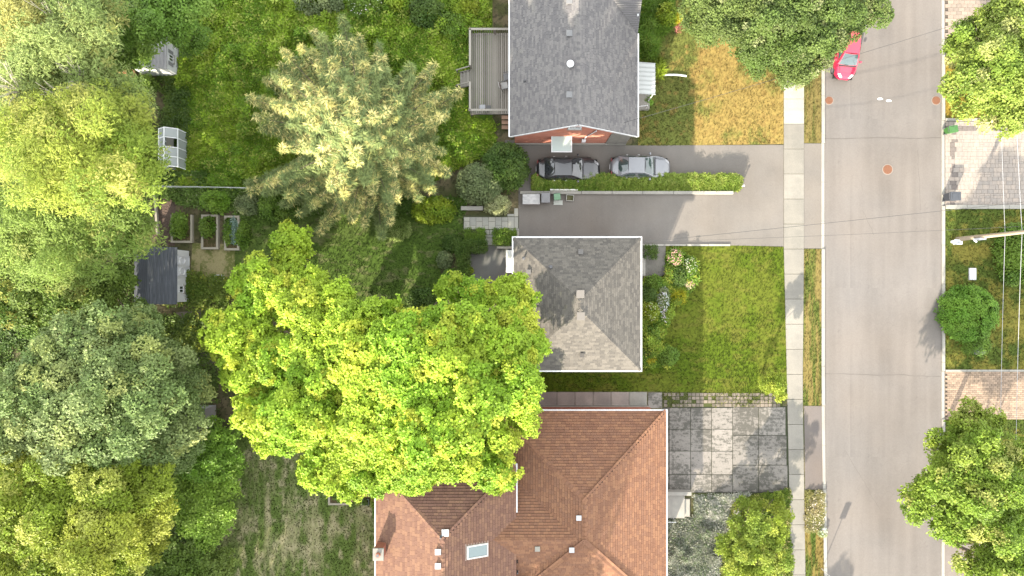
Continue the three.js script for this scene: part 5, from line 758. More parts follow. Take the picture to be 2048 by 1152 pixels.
// ---------------------------------------------------------------- cars
function gridSurf(f, nu, nv) { const g = new THREE.PlaneGeometry(1, 1, nu, nv), q = g.attributes.position; for (let j = 0; j <= nv; j++) for (let i = 0; i <= nu; i++) q.setXYZ(j * (nu + 1) + i, ...f(i / nu, j / nv)); g.computeVertexNormals(); return g; }
function car(name, label, u, v, turn, o) {            // front towards +x before turning
  const [x, z] = W(u, v, 0.6), g = thing(name, label, 'car', x, 0, z); g.rotation.y = turn;
  const { L = 4.6, Wd = 1.78, paint, hatch = false } = o, hw = Wd / 2;
  const P = (name, geo, mat, par = g) => { const m = shadows(new THREE.Mesh(geo, mat)); m.name = name; par.add(m); return m; };
  const topOf = (t) => { // t -1 rear .. 1 front: height of bonnet, waist and boot
    const pts = hatch ? [[-1, 0.62], [-0.96, 0.88], [-0.7, 0.95], [0.3, 0.97], [0.42, 0.95], [0.75, 0.84], [0.93, 0.72], [1, 0.5]] : [[-1, 0.6], [-0.97, 0.9], [-0.86, 0.99], [-0.55, 1.0], [0.25, 0.97], [0.42, 0.95], [0.78, 0.83], [0.94, 0.7], [1, 0.5]];
    for (let i = 0; i < pts.length - 1; i++) if (t <= pts[i + 1][0]) { const f = (t - pts[i][0]) / (pts[i + 1][0] - pts[i][0]), s = f * f * (3 - 2 * f); return mixn(pts[i][1], pts[i + 1][1], mixn(f, s, 0.5)); } return 0.5; };
  const wid = (t) => hw * Math.pow(1 - Math.pow(Math.abs(t), 7) * 0.62, 1) * (1 - 0.10 * sstep(Math.abs(t), 0.55, 1));
  const sect = [[0.9, 0.24], [0.97, 0.34], [1, 0.52], [0.99, 0.68], [0.95, 0.84], [0.86, 0.97], [0.62, 1.01], [0.32, 1.025], [0, 1.03]];
  const full = [...sect, ...sect.slice(0, -1).reverse().map(([a, b]) => [-a, b])], nS = full.length - 1, nU = 44;
  const body = P('body', gridSurf((a, b) => { const t = -1 + 2 * a, idx = b * nS, i = Math.min(nS - 1, Math.floor(idx)), f = idx - i, zz = mixn(full[i][0], full[i + 1][0], f), yy = mixn(full[i][1], full[i + 1][1], f), T = topOf(t), lo = 0.22 + 0.12 * Math.pow(Math.abs(t), 10); return [t * L / 2, lo + (yy - 0.24) / 0.79 * (T - lo), zz * wid(t)]; }, nU, nS * 2), paint);
  P('underbody', boxAt(0, 0.26, 0, L * 0.93, 0.16, Wd * 0.84), std([0.02, 0.02, 0.02], 0.9), body);
  // cabin
  const rb = hatch ? -L * 0.47 : -L * 0.37, rt = hatch ? -L * 0.36 : -L * 0.215, ft = hatch ? L * 0.06 : L * 0.045, fb = hatch ? L * 0.24 : L * 0.21, yb = 0.95, yt = hatch ? 1.5 : 1.43, wb = hw * 0.88, wt = hw * 0.66;
  const lerp3 = (a, b, t) => a.map((e, i) => mixn(e, b[i], t)), quad = (a, b, c, d, bul, out = 0) => (s, t) => { const p = lerp3(lerp3(a, b, s), lerp3(d, c, s), t), k = 4 * s * (1 - s) * 0.6 + 4 * t * (1 - t) * 0.4; return [p[0] + bul[0] * k + out * Math.sign(bul[0]) * 1, p[1] + bul[1] * k + Math.abs(out) * 0.6, p[2] + bul[2] * k + out * Math.sign(bul[2])]; };
  const B = [[rb, yb, -wb], [rb, yb, wb], [fb, yb - 0.02, wb], [fb, yb - 0.02, -wb]], T = [[rt, yt - 0.02, -wt], [rt, yt - 0.02, wt], [ft, yt - 0.015, wt], [ft, yt - 0.015, -wt]];
  P('roof', gridSurf(quad(T[0], T[3], T[2], T[1], [0, 0.055, 0]), 10, 8), paint);
  P('pillars', merge([gridSurf(quad(B[0], B[1], T[1], T[0], [-0.07, 0.02, 0]), 8, 6), gridSurf(quad(B[2], B[3], T[3], T[2], [0.10, 0.03, 0]), 8, 6), gridSurf(quad(B[1], B[2], T[2], T[1], [0, 0.02, 0.035]), 8, 4), gridSurf(quad(B[3], B[0], T[0], T[3], [0, 0.02, -0.035]), 8, 4)].map((e) => e)), paint, body);
  const inset = (a, b, c, d, m, n = m) => { const f = (s, t) => lerp3(lerp3(a, b, s), lerp3(d, c, s), t); return [f(m, n), f(1 - m, n), f(1 - m, 1 - n), f(m, 1 - n)]; };
  const glass = new THREE.MeshPhysicalMaterial({ color: lin(...(o.glass ?? [0.05, 0.06, 0.065])), roughness: 0.05, clearcoat: 1, clearcoatRoughness: 0.02, ior: 1.5 });
  P('rear_window', gridSurf(quad(...inset(B[0], B[1], T[1], T[0], 0.07, 0.04), [-0.075, 0.03, 0], -0.012), 8, 6), glass); 
  P('windshield', gridSurf(quad(...inset(B[2], B[3], T[3], T[2], 0.05, 0.03), [0.105, 0.04, 0], 0.012), 8, 6), glass);
  for (const s of [0, 1]) { const [a, b, c, d] = s ? [B[1], B[2], T[2], T[1]] : [B[0], B[3], T[3], T[0]], sp = (lo, hi) => { const f = (e, t) => lerp3(lerp3(a, b, e), lerp3(d, c, e), t); return [f(lo, 0.1), f(hi, 0.1), f(hi, 0.88), f(lo, 0.88)]; }; for (const [lo, hi] of [[0.1, 0.5], [0.53, 0.93]]) P('side_window', gridSurf(quad(...sp(lo, hi), [0, 0.02, s ? 0.04 : -0.04], 0.012), 6, 4), glass); }
  P('wiper_cowl', boxAt(fb + 0.10, yb - 0.005, 0, 0.10, 0.02, wb * 1.75, 0.01), std([0.025, 0.025, 0.028], 0.7), body);
  for (const s of [-1, 1]) {
    const mr = P('mirror', boxAt(fb - 0.28, 0.98, s * (hw + 0.08), 0.14, 0.13, 0.2, 0.05), paint); P('mirror_glass', boxAt(fb - 0.355, 0.98, s * (hw + 0.09), 0.012, 0.1, 0.15), glass, mr);
    const hl = gridSurf((a, b) => { const t = mixn(0.82, 0.95, a), e = mixn(0.6, 0.88, b) - 0.10 * a * (1 - b); return [t * L / 2 + 0.004, topOf(t) * mixn(1.0, 0.93, b) + 0.012, s * e * wid(t)]; }, 6, 4); P('headlight', hl, new THREE.MeshPhysicalMaterial({ color: lin(o.lamp ?? 0.22, o.lamp ?? 0.22, o.lamp ?? 0.23), roughness: 0.15, clearcoat: 0.6 }));
    P('taillight', boxAt(-L * 0.478, 0.78, s * hw * 0.55, 0.09, 0.13, 0.28, 0.04), std([0.12, 0.006, 0.008], 0.3));
    for (const e of [0.31, -0.3]) { const w = P('wheel', new THREE.TorusGeometry(0.24, 0.09, 10, 24).translate(e * L, 0.32, s * (hw - 0.1)), std([0.02, 0.02, 0.02], 0.9)); P('rim', new THREE.CylinderGeometry(0.2, 0.2, 0.12, 18).rotateX(Math.PI / 2).translate(e * L, 0.32, s * (hw - 0.08)), std([0.4, 0.4, 0.42], 0.35, { metalness: 0.8 }), w); }
    P('door_seam', merge([boxAt(0.02 * L, 0.68, s * (hw * 0.995), 0.012, 0.5, 0.02), boxAt(-0.2 * L, 0.68, s * (hw * 0.985), 0.012, 0.5, 0.02)]), std([0.02, 0.02, 0.02], 0.8), body);
    P('door_handle', merge([boxAt(-0.03 * L, 0.8, s * (hw + 0.01), 0.16, 0.03, 0.04, 0.01), boxAt(-0.22 * L, 0.82, s * (hw - 0.005), 0.16, 0.03, 0.04, 0.01)]), o.trim ?? M_trimGrey);
  }
  P('bonnet_seam', merge([0, 1].map((k) => rod([fb + 0.16, topOf((fb + 0.16) / L * 2) + 0.012, (k ? 1 : -1) * hw * 0.68], [L * 0.45, topOf(0.9) + 0.010, (k ? 1 : -1) * hw * 0.5], 0.008, 0.008, 5))), std([0.02, 0.02, 0.02], 0.8), body);
  P('number_plate', boxAt(-L / 2 - 0.005, 0.62, 0, 0.02, 0.12, 0.36), M_white); P('bumper', boxAt(L / 2 - 0.05, 0.36, 0, 0.1, 0.16, Wd * 0.55, 0.04), std([0.03, 0.03, 0.03], 0.6));
  return g;
}
const paint = (c, m = 0.3, r = 0.35) => new THREE.MeshPhysicalMaterial({ color: lin(...c), metalness: m, roughness: r, clearcoat: 1, clearcoatRoughness: 0.04 });
car('sedan_car', 'black sedan parked between the gabled house wall and the hedge', 1136, 338, 0, { L: 4.85, Wd: 1.84, paint: paint([0.018, 0.018, 0.02], 0.2, 0.3), glass: [0.02, 0.022, 0.025], trim: std([0.5, 0.5, 0.5], 0.3, { metalness: 1 }) });
car('sedan_car', 'silver sedan parked nose towards the street beside the hedge', 1280, 334, -0.01, { L: 4.6, Wd: 1.76, paint: paint([0.125, 0.128, 0.138], 0.25, 0.42), glass: [0.03, 0.045, 0.045] });
car('hatchback_car', 'red hatchback parked at the kerb half under the street tree', 1693, 108, -Math.PI / 2 - 0.09, { L: 3.9, Wd: 1.72, hatch: true, paint: paint([0.36, 0.008, 0.035], 0.1, 0.3), glass: [0.03, 0.05, 0.055], lamp: 0.5 });
// ---------------------------------------------------------------- street furniture
function grate(label, u, v, r, bars) {
  const [x, z] = W(u, v), g = thing('manhole_cover', label, 'manhole cover', x, 0.012, z, 'iron covers in the road');
  const rust = mapped(canvasless(128, 128, (a, b) => mix3([0.085, 0.04, 0.022], [0.15, 0.072, 0.042], fbm(a * 12, b * 12, 710, 4, 12))), 0.85);
  part(g, 'collar', new THREE.CylinderGeometry(r * 1.2, r * 1.2, 0.012, 28).translate(0, 0.004, 0), std([0.165, 0.14, 0.122], 0.95), false);
  part(g, 'lid', new THREE.CylinderGeometry(r, r, 0.02, 28).translate(0, 0.008, 0), rust, false);
  const b = []; for (let i = -bars; i <= bars; i++) { const d = i / (bars + 1) * r, l = 2 * Math.sqrt(r * r - d * d) * 0.9; b.push(boxAt(0, 0.022, d, l, 0.012, r / bars * 0.45)); } part(g, 'rib', merge(b), std([0.15, 0.062, 0.03], 0.8), false);
}
grate('rusty round drain cover at the kerb near the red car', 1658, 201, 0.29, 4); grate('rusty round drain cover at the far kerb near the street tree', 1872, 201, 0.31, 4); grate('rusty manhole cover in the middle of the road', 1775, 339, 0.35, 5);
for (const [u, v, lab] of [[1760, 198, 'white paint dab on the road nearer the red car'], [1777, 201.5, 'white paint dab on the road nearer the far kerb']]) { const [x, z] = W(u, v), s = new THREE.Shape(); for (let i = 0; i < 12; i++) { const a = i / 12 * 6.283, e = 1 + rr(-0.15, 0.15); const px = Math.cos(a) * 0.22 * e, py = Math.sin(a) * 0.085 * e; i ? s.lineTo(px, py) : s.moveTo(px, py); } const m = shadows(new THREE.Mesh(new THREE.ShapeGeometry(s).rotateX(-Math.PI / 2), std([0.7, 0.7, 0.68], 0.8))); m.name = numbered('paint_mark'); m.position.set(x, 0.017, z); m.userData = { label: lab, category: 'road marking' }; scene.add(m); }
function bin(label, u, v, turn, h, w, d, col) {
  const [x, z] = W(u, v), g = thing('wheeled_bin', label, 'bin', x, 0.04, z); g.rotation.y = turn; const m = std(col, 0.5), lo = 0.82;
  const b = new THREE.BoxGeometry(w, h - 0.1, d), q = b.attributes.position; for (let i = 0; i < q.count; i++) if (q.getY(i) < 0) q.setXYZ(i, q.getX(i) * lo, q.getY(i), q.getZ(i) * lo); b.computeVertexNormals(); b.translate(0, (h - 0.1) / 2 + 0.03, 0); part(g, 'body', b, m, false);
  const lid = part(g, 'lid', merge([boxAt(0, h - 0.03, 0, w * 1.06, 0.07, d * 1.08, 0.03), boxAt(0, h + 0.01, -d * 0.1, w * 0.7, 0.03, d * 0.5, 0.015), boxAt(0, h + 0.01, d * 0.34, w * 0.6, 0.03, 0.08, 0.015)]), m, false);
  part(g, 'handle', rod([-w * 0.42, h - 0.04, -d * 0.6], [w * 0.42, h - 0.04, -d * 0.6], 0.02), M_darkMetal, false);
  for (const s of [-1, 1]) part(g, 'wheel', new THREE.CylinderGeometry(0.12, 0.12, 0.06, 16).rotateZ(Math.PI / 2).translate(s * w * 0.45, 0.12, -d * 0.42), M_darkMetal, false);
}
bin('green wheeled bin at the road edge of the paver driveway', 1881 + 12, 263, Math.PI / 2 + 0.15, 0.85, 0.5, 0.62, [0.03, 0.10, 0.02]);
bin('dark grey wheeled bin at the lower corner of the paver driveway', 1893, 396, Math.PI / 2, 1.08, 0.62, 0.75, [0.03, 0.034, 0.042]);
bin('grey wheeled bin beside the white storage box', 1090, 399, 0, 1.05, 0.62, 0.7, [0.12, 0.12, 0.125]);
bin('green lidded bin between the grey bin and the crate', 1113, 396, 0.1, 0.75, 0.48, 0.46, [0.09, 0.18, 0.10]);
{
  const [x, z] = W(1062, 401), g = thing('storage_box', 'pale lidded storage box at the end of the lower driveway', 'box', x, 0.02, z); const mm = mapped(concTex(77, [0.3, 0.3, 0.3], 0.3), 0.8);
  part(g, 'body', boxAt(0, 0.38, 0, 1.25, 0.76, 0.68, 0.02), std([0.35, 0.35, 0.36], 0.7), false); part(g, 'lid', boxAt(0, 0.79, 0, 1.32, 0.07, 0.76, 0.02), mm, false); part(g, 'hinge', merge([boxAt(-0.4, 0.8, -0.38, 0.12, 0.04, 0.03), boxAt(0.4, 0.8, -0.38, 0.12, 0.04, 0.03)]), M_darkMetal, false);
}
{
  const [x, z] = W(1139.5, 396.5), g = thing('crate', 'low open crate with dirt inside, by the concrete edging', 'crate', x, 0.02, z); g.rotation.y = -0.08; const m = std([0.3, 0.3, 0.27], 0.7), w = 0.54, d = 0.44, h = 0.28;
  for (const [a, b, c, e] of [[0, -d / 2, w, 0.03], [0, d / 2, w, 0.03]]) part(g, 'side', boxAt(a, h / 2, b, c, h, e), m, false); for (const s of [-1, 1]) part(g, 'side', boxAt(s * w / 2, h / 2, 0, 0.03, h, d - 0.03), m, false); part(g, 'base', boxAt(0, 0.03, 0, w - 0.03, 0.04, d - 0.03), m, false); part(g, 'soil', boxAt(0, 0.1, 0, w - 0.04, 0.1, d - 0.04), mapped(soilTex, 1), false);
}
{ // grey tray under the green bin
  const [x, z] = W(1116, 404), g = thing('plastic_tray', 'flat grey tray lying in front of the green lidded bin', 'tray', x, 0.02, z); part(g, 'tray', boxAt(0, 0.03, 0.06, 0.7, 0.06, 0.3, 0.02), std([0.3, 0.31, 0.28], 0.7), false); part(g, 'rim', merge([boxAt(0, 0.07, 0.22, 0.7, 0.03, 0.03), boxAt(0, 0.07, -0.1, 0.7, 0.03, 0.03)]), std([0.36, 0.37, 0.34], 0.7), false);
}
// concrete edging along the hedge and along the lawn
{
  const g = new THREE.Group(); g.name = 'edging_wall'; g.userData = { label: 'long pale concrete edging wall below the hedge', category: 'wall' }; const [gx, gz] = W(1280, 386); g.position.set(gx, 0, gz); scene.add(g);
  for (let u = 1040; u < 1464; u += 61) part(g, 'concrete_block', slabGeo([[u + 0.3, 383], [Math.min(u + 61, 1465) - 0.3, 383], [Math.min(u + 61, 1465) - 0.3, 389], [u + 0.3, 389]], 0, 0.30, 0.015), concM(kerbTex, u > 1350 ? 1.0 : 0.9));
  part(g, 'top_board', slabGeo([[1100, 379], [1155, 379.5], [1155, 382], [1100, 382]], 0, 0.34, 0.01), std([0.5, 0.49, 0.46], 0.8));
}
{ const g = new THREE.Group(); g.name = 'lawn_edging'; g.userData = { label: 'pale concrete edging between lower driveway and front lawn', category: 'edging' }; const [gx, gz] = W(1380, 490); g.position.set(gx, 0, gz); scene.add(g); for (let u = 1284; u < 1460; u += 44) part(g, 'edging_stone', slabGeo([[u + 0.3, 488], [u + 43.7, 488.3], [u + 43.7, 492], [u + 0.3, 492]], 0, 0.12, 0.015), M_conc); }
{ // front walk slab by the porch
  struct('front_walk', slabGeo([[1284, 492], [1331, 492], [1330, 548], [1316, 556], [1284, 556]], 0, 0.06, 0.01), concM(sidewalkTex, 0.72));
}
{ // small post at the hedge end
  const [x, z] = W(1481, 374), g = thing('marker_post', 'small white capped post at the driveway end of the hedge', 'post', x, 0, z); part(g, 'post', rod([0, -0.05, 0], [0, 0.75, 0], 0.05), M_white, false); part(g, 'cap', new THREE.SphereGeometry(0.08, 14, 10).translate(0, 0.77, 0), M_white, false);
}
{ // flexible drain pipe on the yellow lawn
  const g0 = W(1326, 151), g1 = W(1372, 153), g = thing('drain_pipe', 'pale flexible drain pipe lying on the yellow lawn', 'pipe', g0[0], 0, g0[1]);
  const c = new THREE.QuadraticBezierCurve3(V3(0, 0.12, 0), V3((g1[0] - g0[0]) * 0.6, 0.1, -0.08), V3(g1[0] - g0[0], 0.1, g1[1] - g0[1])); part(g, 'pipe', new THREE.TubeGeometry(c, 16, 0.07, 10), std([0.55, 0.56, 0.52], 0.6), false);
  const rings = []; for (let i = 0; i <= 24; i++) { const P = c.getPoint(i / 24); rings.push(new THREE.TorusGeometry(0.072, 0.01, 5, 12).rotateY(Math.PI / 2).translate(P.x, P.y, P.z)); } part(g, 'ring', merge(rings), std([0.3, 0.34, 0.3], 0.7), false);
}
// utility pole, cables
const poleXZ = W(1914, 478.5), M_wood = mapped(canvasless(128, 512, (u, v) => mix3([0.20, 0.16, 0.11], [0.36, 0.30, 0.23], fbm(u * 14, v * 5, 720, 4))), 0.95);
const [pX, pZ] = poleXZ, attach = [pX + 0.12, 5.0, pZ], attach2 = [pX + 0.12, 6.6, pZ];
{
  const g = thing('utility_pole', 'wooden utility pole on the roadside lawn with white box and cables', 'utility pole', pX, 0, pZ);
  part(g, 'pole', rod([0, -0.2, 0], [0, 9.5, 0], 0.17, 0.11, 16), M_wood, false);
  part(g, 'sign_box', boxAt(-0.02, 2.6, 0.17, 0.5, 0.75, 0.14, 0.03), std([0.4, 0.41, 0.44], 0.5), false); part(g, 'bracket', merge([boxAt(0, 2.3, 0.1, 0.2, 0.05, 0.16), boxAt(0, 2.9, 0.1, 0.2, 0.05, 0.16)]), M_trimGrey, false); part(g, 'elbow', rod([-0.15, 2.2, 0.22], [0.05, 2.15, 0.34], 0.07), std([0.6, 0.62, 0.66], 0.5), false);
  part(g, 'crossarm', boxAt(0, 8.6, 0, 0.12, 0.12, 2.2), M_wood, false);
  for (const y of [5.0, 6.6]) part(g, 'clamp', boxAt(0.12, y, 0, 0.16, 0.1, 0.14), M_trimGrey, false);
}
for (const [du, dv, lab] of [[-8, 5, 'white cable pedestal on the road side of the utility pole'], [-4, 8, 'low white cable pedestal just below the utility pole']]) { const [x, z] = W(1914 + du, 478.5 + dv), g = thing('cable_pedestal', lab, 'pedestal', x, 0, z); part(g, 'cover', new RoundedBoxGeometry(0.42, 0.5, 0.22, 3, 0.08).translate(0, 0.24, 0), std([0.66, 0.68, 0.72], 0.5), false); part(g, 'cap', new RoundedBoxGeometry(0.48, 0.08, 0.26, 2, 0.03).translate(0, 0.5, 0), std([0.7, 0.72, 0.75], 0.5), false); }
function cable(name, label, a, b, sag, r, col = [0.03, 0.03, 0.03], rough = 0.6) {
  const A = V3(...a), B = V3(...b), pts = []; for (let i = 0; i <= 24; i++) { const t = i / 24, p = A.clone().lerp(B, t); p.y -= sag * 4 * t * (1 - t); pts.push(p); }
  const g = new THREE.TubeGeometry(new THREE.CatmullRomCurve3(pts), 48, r, 6), m = shadows(new THREE.Mesh(g, std(col, rough))); m.name = numbered(name); m.userData = { label, category: 'cable' }; scene.add(m);
}
cable('overhead_cable', 'lower pale cable running along the road from the pole to the top edge', attach, [pX - 0.35, 5.4, -42], 0.5, 0.013, [0.3, 0.3, 0.31]); cable('overhead_cable', 'lower pale cable running along the road from the pole to the bottom edge', attach, [pX - 0.25, 5.4, 42], 0.5, 0.013, [0.3, 0.3, 0.31]);
cable('overhead_cable', 'upper pale cable running along the road from the pole to the top edge', attach2, [pX - 0.6, 6.9, -42], 0.6, 0.015, [0.3, 0.3, 0.31]); cable('overhead_cable', 'upper pale cable running along the road from the pole to the bottom edge', attach2, [pX - 0.2, 6.9, 42], 0.6, 0.015, [0.3, 0.3, 0.31]);
cable('service_cable', 'thin dark cable crossing the road to the gabled house', [pX, 7.4, pZ - 15.2], [W(1186, 0, 5)[0], 4.9, W(0, 289, 0)[1] + 0.1], 0.7, 0.014); cable('service_cable', 'thin dark cable crossing the road to the hip roofed house', [pX, 6.9, pZ - 2.0], [W(1284, 0, 6)[0], 5.8, W(0, 484, 6)[1]], 0.6, 0.014);
cable('service_cable', 'second thin dark cable crossing the road to the hip roofed house', [pX, 6.5, pZ - 0.4], [W(1282, 0, 6)[0], 5.6, W(0, 484, 6)[1]], 1.1, 0.010);
{ const [x, z] = W(1944, 548), g = thing('utility_box', 'pale rectangular utility box lid on the roadside lawn', 'utility box', x, 0, z); part(g, 'lid', new RoundedBoxGeometry(0.52, 0.14, 0.88, 2, 0.03).translate(0, 0.06, 0), std([0.48, 0.49, 0.50], 0.8), false); part(g, 'rim', new THREE.BoxGeometry(0.6, 0.06, 0.96).translate(0, 0.02, 0), M_conc, false); }
{ // street sign whose shadow lies on the road
  const [x, z] = W(1643, 1137), g = thing('street_sign', 'rectangular sign on a thin post at the kerb near the bottom edge', 'sign', x, 0, z); part(g, 'post', rod([0, -0.1, 0], [0, 2.45, 0], 0.03, 0.03, 8), M_trimGrey, false); part(g, 'plate', boxAt(0.0, 2.15, 0.035, 0.46, 0.6, 0.012), std([0.62, 0.62, 0.6], 0.5), false);
}
// edging of the paver driveway across the road
{ const g = new THREE.Group(); g.name = 'driveway_edging'; g.userData = { label: 'pale concrete strips along the paver driveway across the road', category: 'edging' }; const [gx, gz] = W(1960, 330); g.position.set(gx, 0, gz); scene.add(g); for (let u = 1890; u < 2100; u += 42) { part(g, 'edging_stone', slabGeo(rectPts(u + 0.2, 237, u + 41.8, 242), 0, 0.14, 0.015), M_conc); part(g, 'edging_stone', slabGeo(rectPts(u + 0.2, 410, u + 41.8, 418), 0, 0.14, 0.015), M_conc); part(g, 'edging_stone', slabGeo(rectPts(u + 0.2, 739, u + 41.8, 743), 0, 0.12, 0.015), M_conc); } }
// ---------------------------------------------------------------- rear gardens
const woodTex = canvasless(256, 256, (u, v) => { const a = fbm(u * 40, v * 4, 730, 4), k = 0.8 + 0.5 * a; return [0.165 * k, 0.155 * k, 0.135 * k]; });
const M_old = [0.8, 0.95, 1.1, 1.25].map((k) => mapped(woodTex, 0.95, { color: lin(k, k, k) })), M_bed = mapped(canvasless(256, 256, (u, v) => mix3([0.19, 0.175, 0.14], [0.29, 0.265, 0.215], fbm(u * 20, v * 20, 733, 4, 20))), 0.95);
{ // timber deck
  const y = 0.95, [x0, z0] = W(940, 66, y), [x1, z1] = W(1040, 228, y), g = thing('timber_deck', 'weathered grey timber deck with railing behind the gabled house', 'deck', (x0 + x1) / 2, 0, (z0 + z1) / 2);
  const n = 26, w = (x1 - x0) / n, up = 0.95; for (let i = 0; i < n; i++) part(g, 'deck_board', boxAt(x0 + (i + 0.5) * w, y - 0.02 + rr(-0.003, 0.003), (z0 + z1) / 2 + rr(-0.02, 0.02), w - 0.03, 0.04, z1 - z0, 0.006), M_old[Math.floor(R() * 4)]);
  part(g, 'joist_frame', merge([boxAt((x0 + x1) / 2, y - 0.16, z0 + 0.05, x1 - x0, 0.2, 0.08), boxAt((x0 + x1) / 2, y - 0.16, z1 - 0.05, x1 - x0, 0.2, 0.08), boxAt(x0 + 0.05, y - 0.16, (z0 + z1) / 2, 0.08, 0.2, z1 - z0 - 0.2), boxAt(x0 + 0.1, (y - 0.2) / 2, z0 + 0.1, 0.12, y - 0.2, 0.12), boxAt(x0 + 0.1, (y - 0.2) / 2, z1 - 0.1, 0.12, y - 0.2, 0.12), boxAt(x1 - 0.1, (y - 0.2) / 2, z0 + 0.1, 0.12, y - 0.2, 0.12)]), M_old[0]);
  const post = (x, z) => part(g, 'rail_post', boxAt(x, y + up / 2, z, 0.1, up, 0.1, 0.01), M_old[2]); post(x0 + 0.06, z0 + 0.06); post(x0 + 0.06, (z0 + z1) / 2 - 0.35); post(x0 + 0.06, (z0 + z1) / 2 + 0.95); post(x0 + 0.06, z1 - 0.06); post(x1 - 0.75, z1 - 0.06); post(x1 - 0.8, z0 + 0.06); post((x0 + x1) / 2, z0 + 0.06);
  part(g, 'handrail', boxAt((x0 + x1) / 2, y + up + 0.02, z0 + 0.06, x1 - x0, 0.05, 0.16, 0.01), M_old[3]); part(g, 'handrail', boxAt(x0 + 0.06, y + up + 0.02, (z0 + (z0 + z1) / 2 - 0.3) / 2, 0.16, 0.05, (z1 - z0) / 2 - 0.35, 0.01), M_old[3]); part(g, 'handrail', boxAt(x0 + 0.06, y + up + 0.02, ((z0 + z1) / 2 + 0.9 + z1) / 2, 0.16, 0.05, (z1 - z0) / 2 - 0.9, 0.01), M_old[3]); part(g, 'handrail', boxAt((x0 + x1) / 2 - 0.5, y + up + 0.02, z1 - 0.06, x1 - x0 - 0.9, 0.05, 0.16, 0.01), M_old[3]);
  for (let x = x0 + 0.2; x < x1 - 0.1; x += 0.16) part(g, 'baluster', boxAt(x, y + up / 2, z0 + 0.06, 0.045, up - 0.06, 0.045), M_old[1]); for (let z = z0 + 0.2; z < (z0 + z1) / 2 - 0.4; z += 0.16) part(g, 'baluster', boxAt(x0 + 0.06, y + up / 2, z, 0.045, up - 0.06, 0.045), M_old[1]);
  for (let i = 0; i < 4; i++) part(g, 'stair_tread', boxAt(x0 - 0.14 - i * 0.26, y - 0.2 * (i + 1), (z0 + z1) / 2 + 0.3, 0.25, 0.05, 1.1, 0.01), M_old[1]);
  for (const z of [(z0 + z1) / 2 - 0.28, (z0 + z1) / 2 + 0.88]) { part(g, 'stair_stringer', beam([x0, y - 0.12, z], [x0 - 1.1, 0.05, z], 0.06, 0.22), M_old[0]); part(g, 'stair_rail', beam([x0, y + 0.85, z], [x0 - 1.05, 0.9, z], 0.08, 0.06), M_old[2]); part(g, 'rail_post', boxAt(x0 - 1.0, 0.46, z, 0.09, 0.92, 0.09), M_old[2]); }
  const cb = [0, 1, 2].map((i) => part(g, 'side_step', boxAt(W(1013, 0, 0.6)[0], 0.72 - i * 0.22, z1 + 0.2 + i * 0.32, 0.75, 0.06, 0.3, 0.01), std([0.24, 0.15, 0.10], 0.8)));
}
function gardenChair(label, u, v, turn, y0, col) {
  const [x, z] = W(u, v, y0 + 0.5), g = thing('garden_chair', label, 'chair', x, y0, z); g.rotation.y = turn; const m = std(col, 0.8), f = M_darkMetal;
  part(g, 'seat', boxAt(0, 0.43, 0, 0.52, 0.05, 0.5, 0.02), m, false); const b = boxAt(0, 0.3, 0, 0.52, 0.6, 0.04, 0.015); b.rotateX(-0.25); b.translate(0, 0.42, -0.28); part(g, 'backrest', b, m, false);
  for (const a of [-1, 1]) { for (const c of [-1, 1]) part(g, 'leg', rod([a * 0.26, 0, c * 0.25], [a * 0.25, 0.43, c * 0.22], 0.015), f, false); part(g, 'armrest', boxAt(a * 0.29, 0.64, 0, 0.05, 0.03, 0.46, 0.01), f, false); }
}
gardenChair('grey garden chair half under the eave on the timber deck', 1009, 171, 1.8, 0.96, [0.28, 0.28, 0.27]); gardenChair('second garden chair tucked under the eave on the timber deck', 1014, 153, -1.4, 0.96, [0.12, 0.12, 0.12]);
gardenChair('brown wooden chair at the lower edge of the patio', 991, 581, 0, 0.05, [0.34, 0.24, 0.16]);
{ const [x, z] = W(968, 217, 1.4), g = thing('barbecue', 'small dark barbecue at the lower rail of the deck', 'barbecue', x, 0.96, z); part(g, 'lid', boxAt(-0.1, 0.72, 0, 0.5, 0.28, 0.42, 0.1), std([0.16, 0.165, 0.17], 0.4), false); part(g, 'shelf', boxAt(0.35, 0.6, 0, 0.32, 0.04, 0.38), std([0.05, 0.05, 0.05], 0.6), false); for (const [a, b] of [[-0.3, -0.17], [-0.3, 0.17], [0.3, -0.17], [0.3, 0.17]]) part(g, 'leg', rod([a, 0, b], [a, 0.6, b], 0.02), M_darkMetal, false); }
// vegetable beds
function raisedBed(label, u0, v0, u1, v1, h, sides = 'NESW') {
  const [x0, z0] = W(u0, v0), [x1, z1] = W(u1, v1), g = thing('raised_bed', label, 'raised bed', (x0 + x1) / 2, 0, (z0 + z1) / 2), t = 0.16;
  if (sides.includes('N')) part(g, 'timber', boxAt((x0 + x1) / 2, h / 2, z0 + t / 2, x1 - x0, h, t, 0.015), M_bed); if (sides.includes('S')) part(g, 'timber', boxAt((x0 + x1) / 2, h / 2, z1 - t / 2, x1 - x0, h, t, 0.015), M_bed);
  if (sides.includes('W')) part(g, 'timber', boxAt(x0 + t / 2, h / 2, (z0 + z1) / 2, t, h, z1 - z0 - 2 * t - 0.01, 0.015), M_bed); if (sides.includes('E')) part(g, 'timber', boxAt(x1 - t / 2, h / 2, (z0 + z1) / 2, t, h, z1 - z0 - 2 * t - 0.01, 0.015), M_bed);
  part(g, 'soil', boxAt((x0 + x1) / 2, h * 0.4, (z0 + z1) / 2, x1 - x0 - t, h * 0.8 - 0.02, z1 - z0 - t), mapped(soilTex, 1, { color: lin(0.8, 0.7, 0.65) })); return g;
}
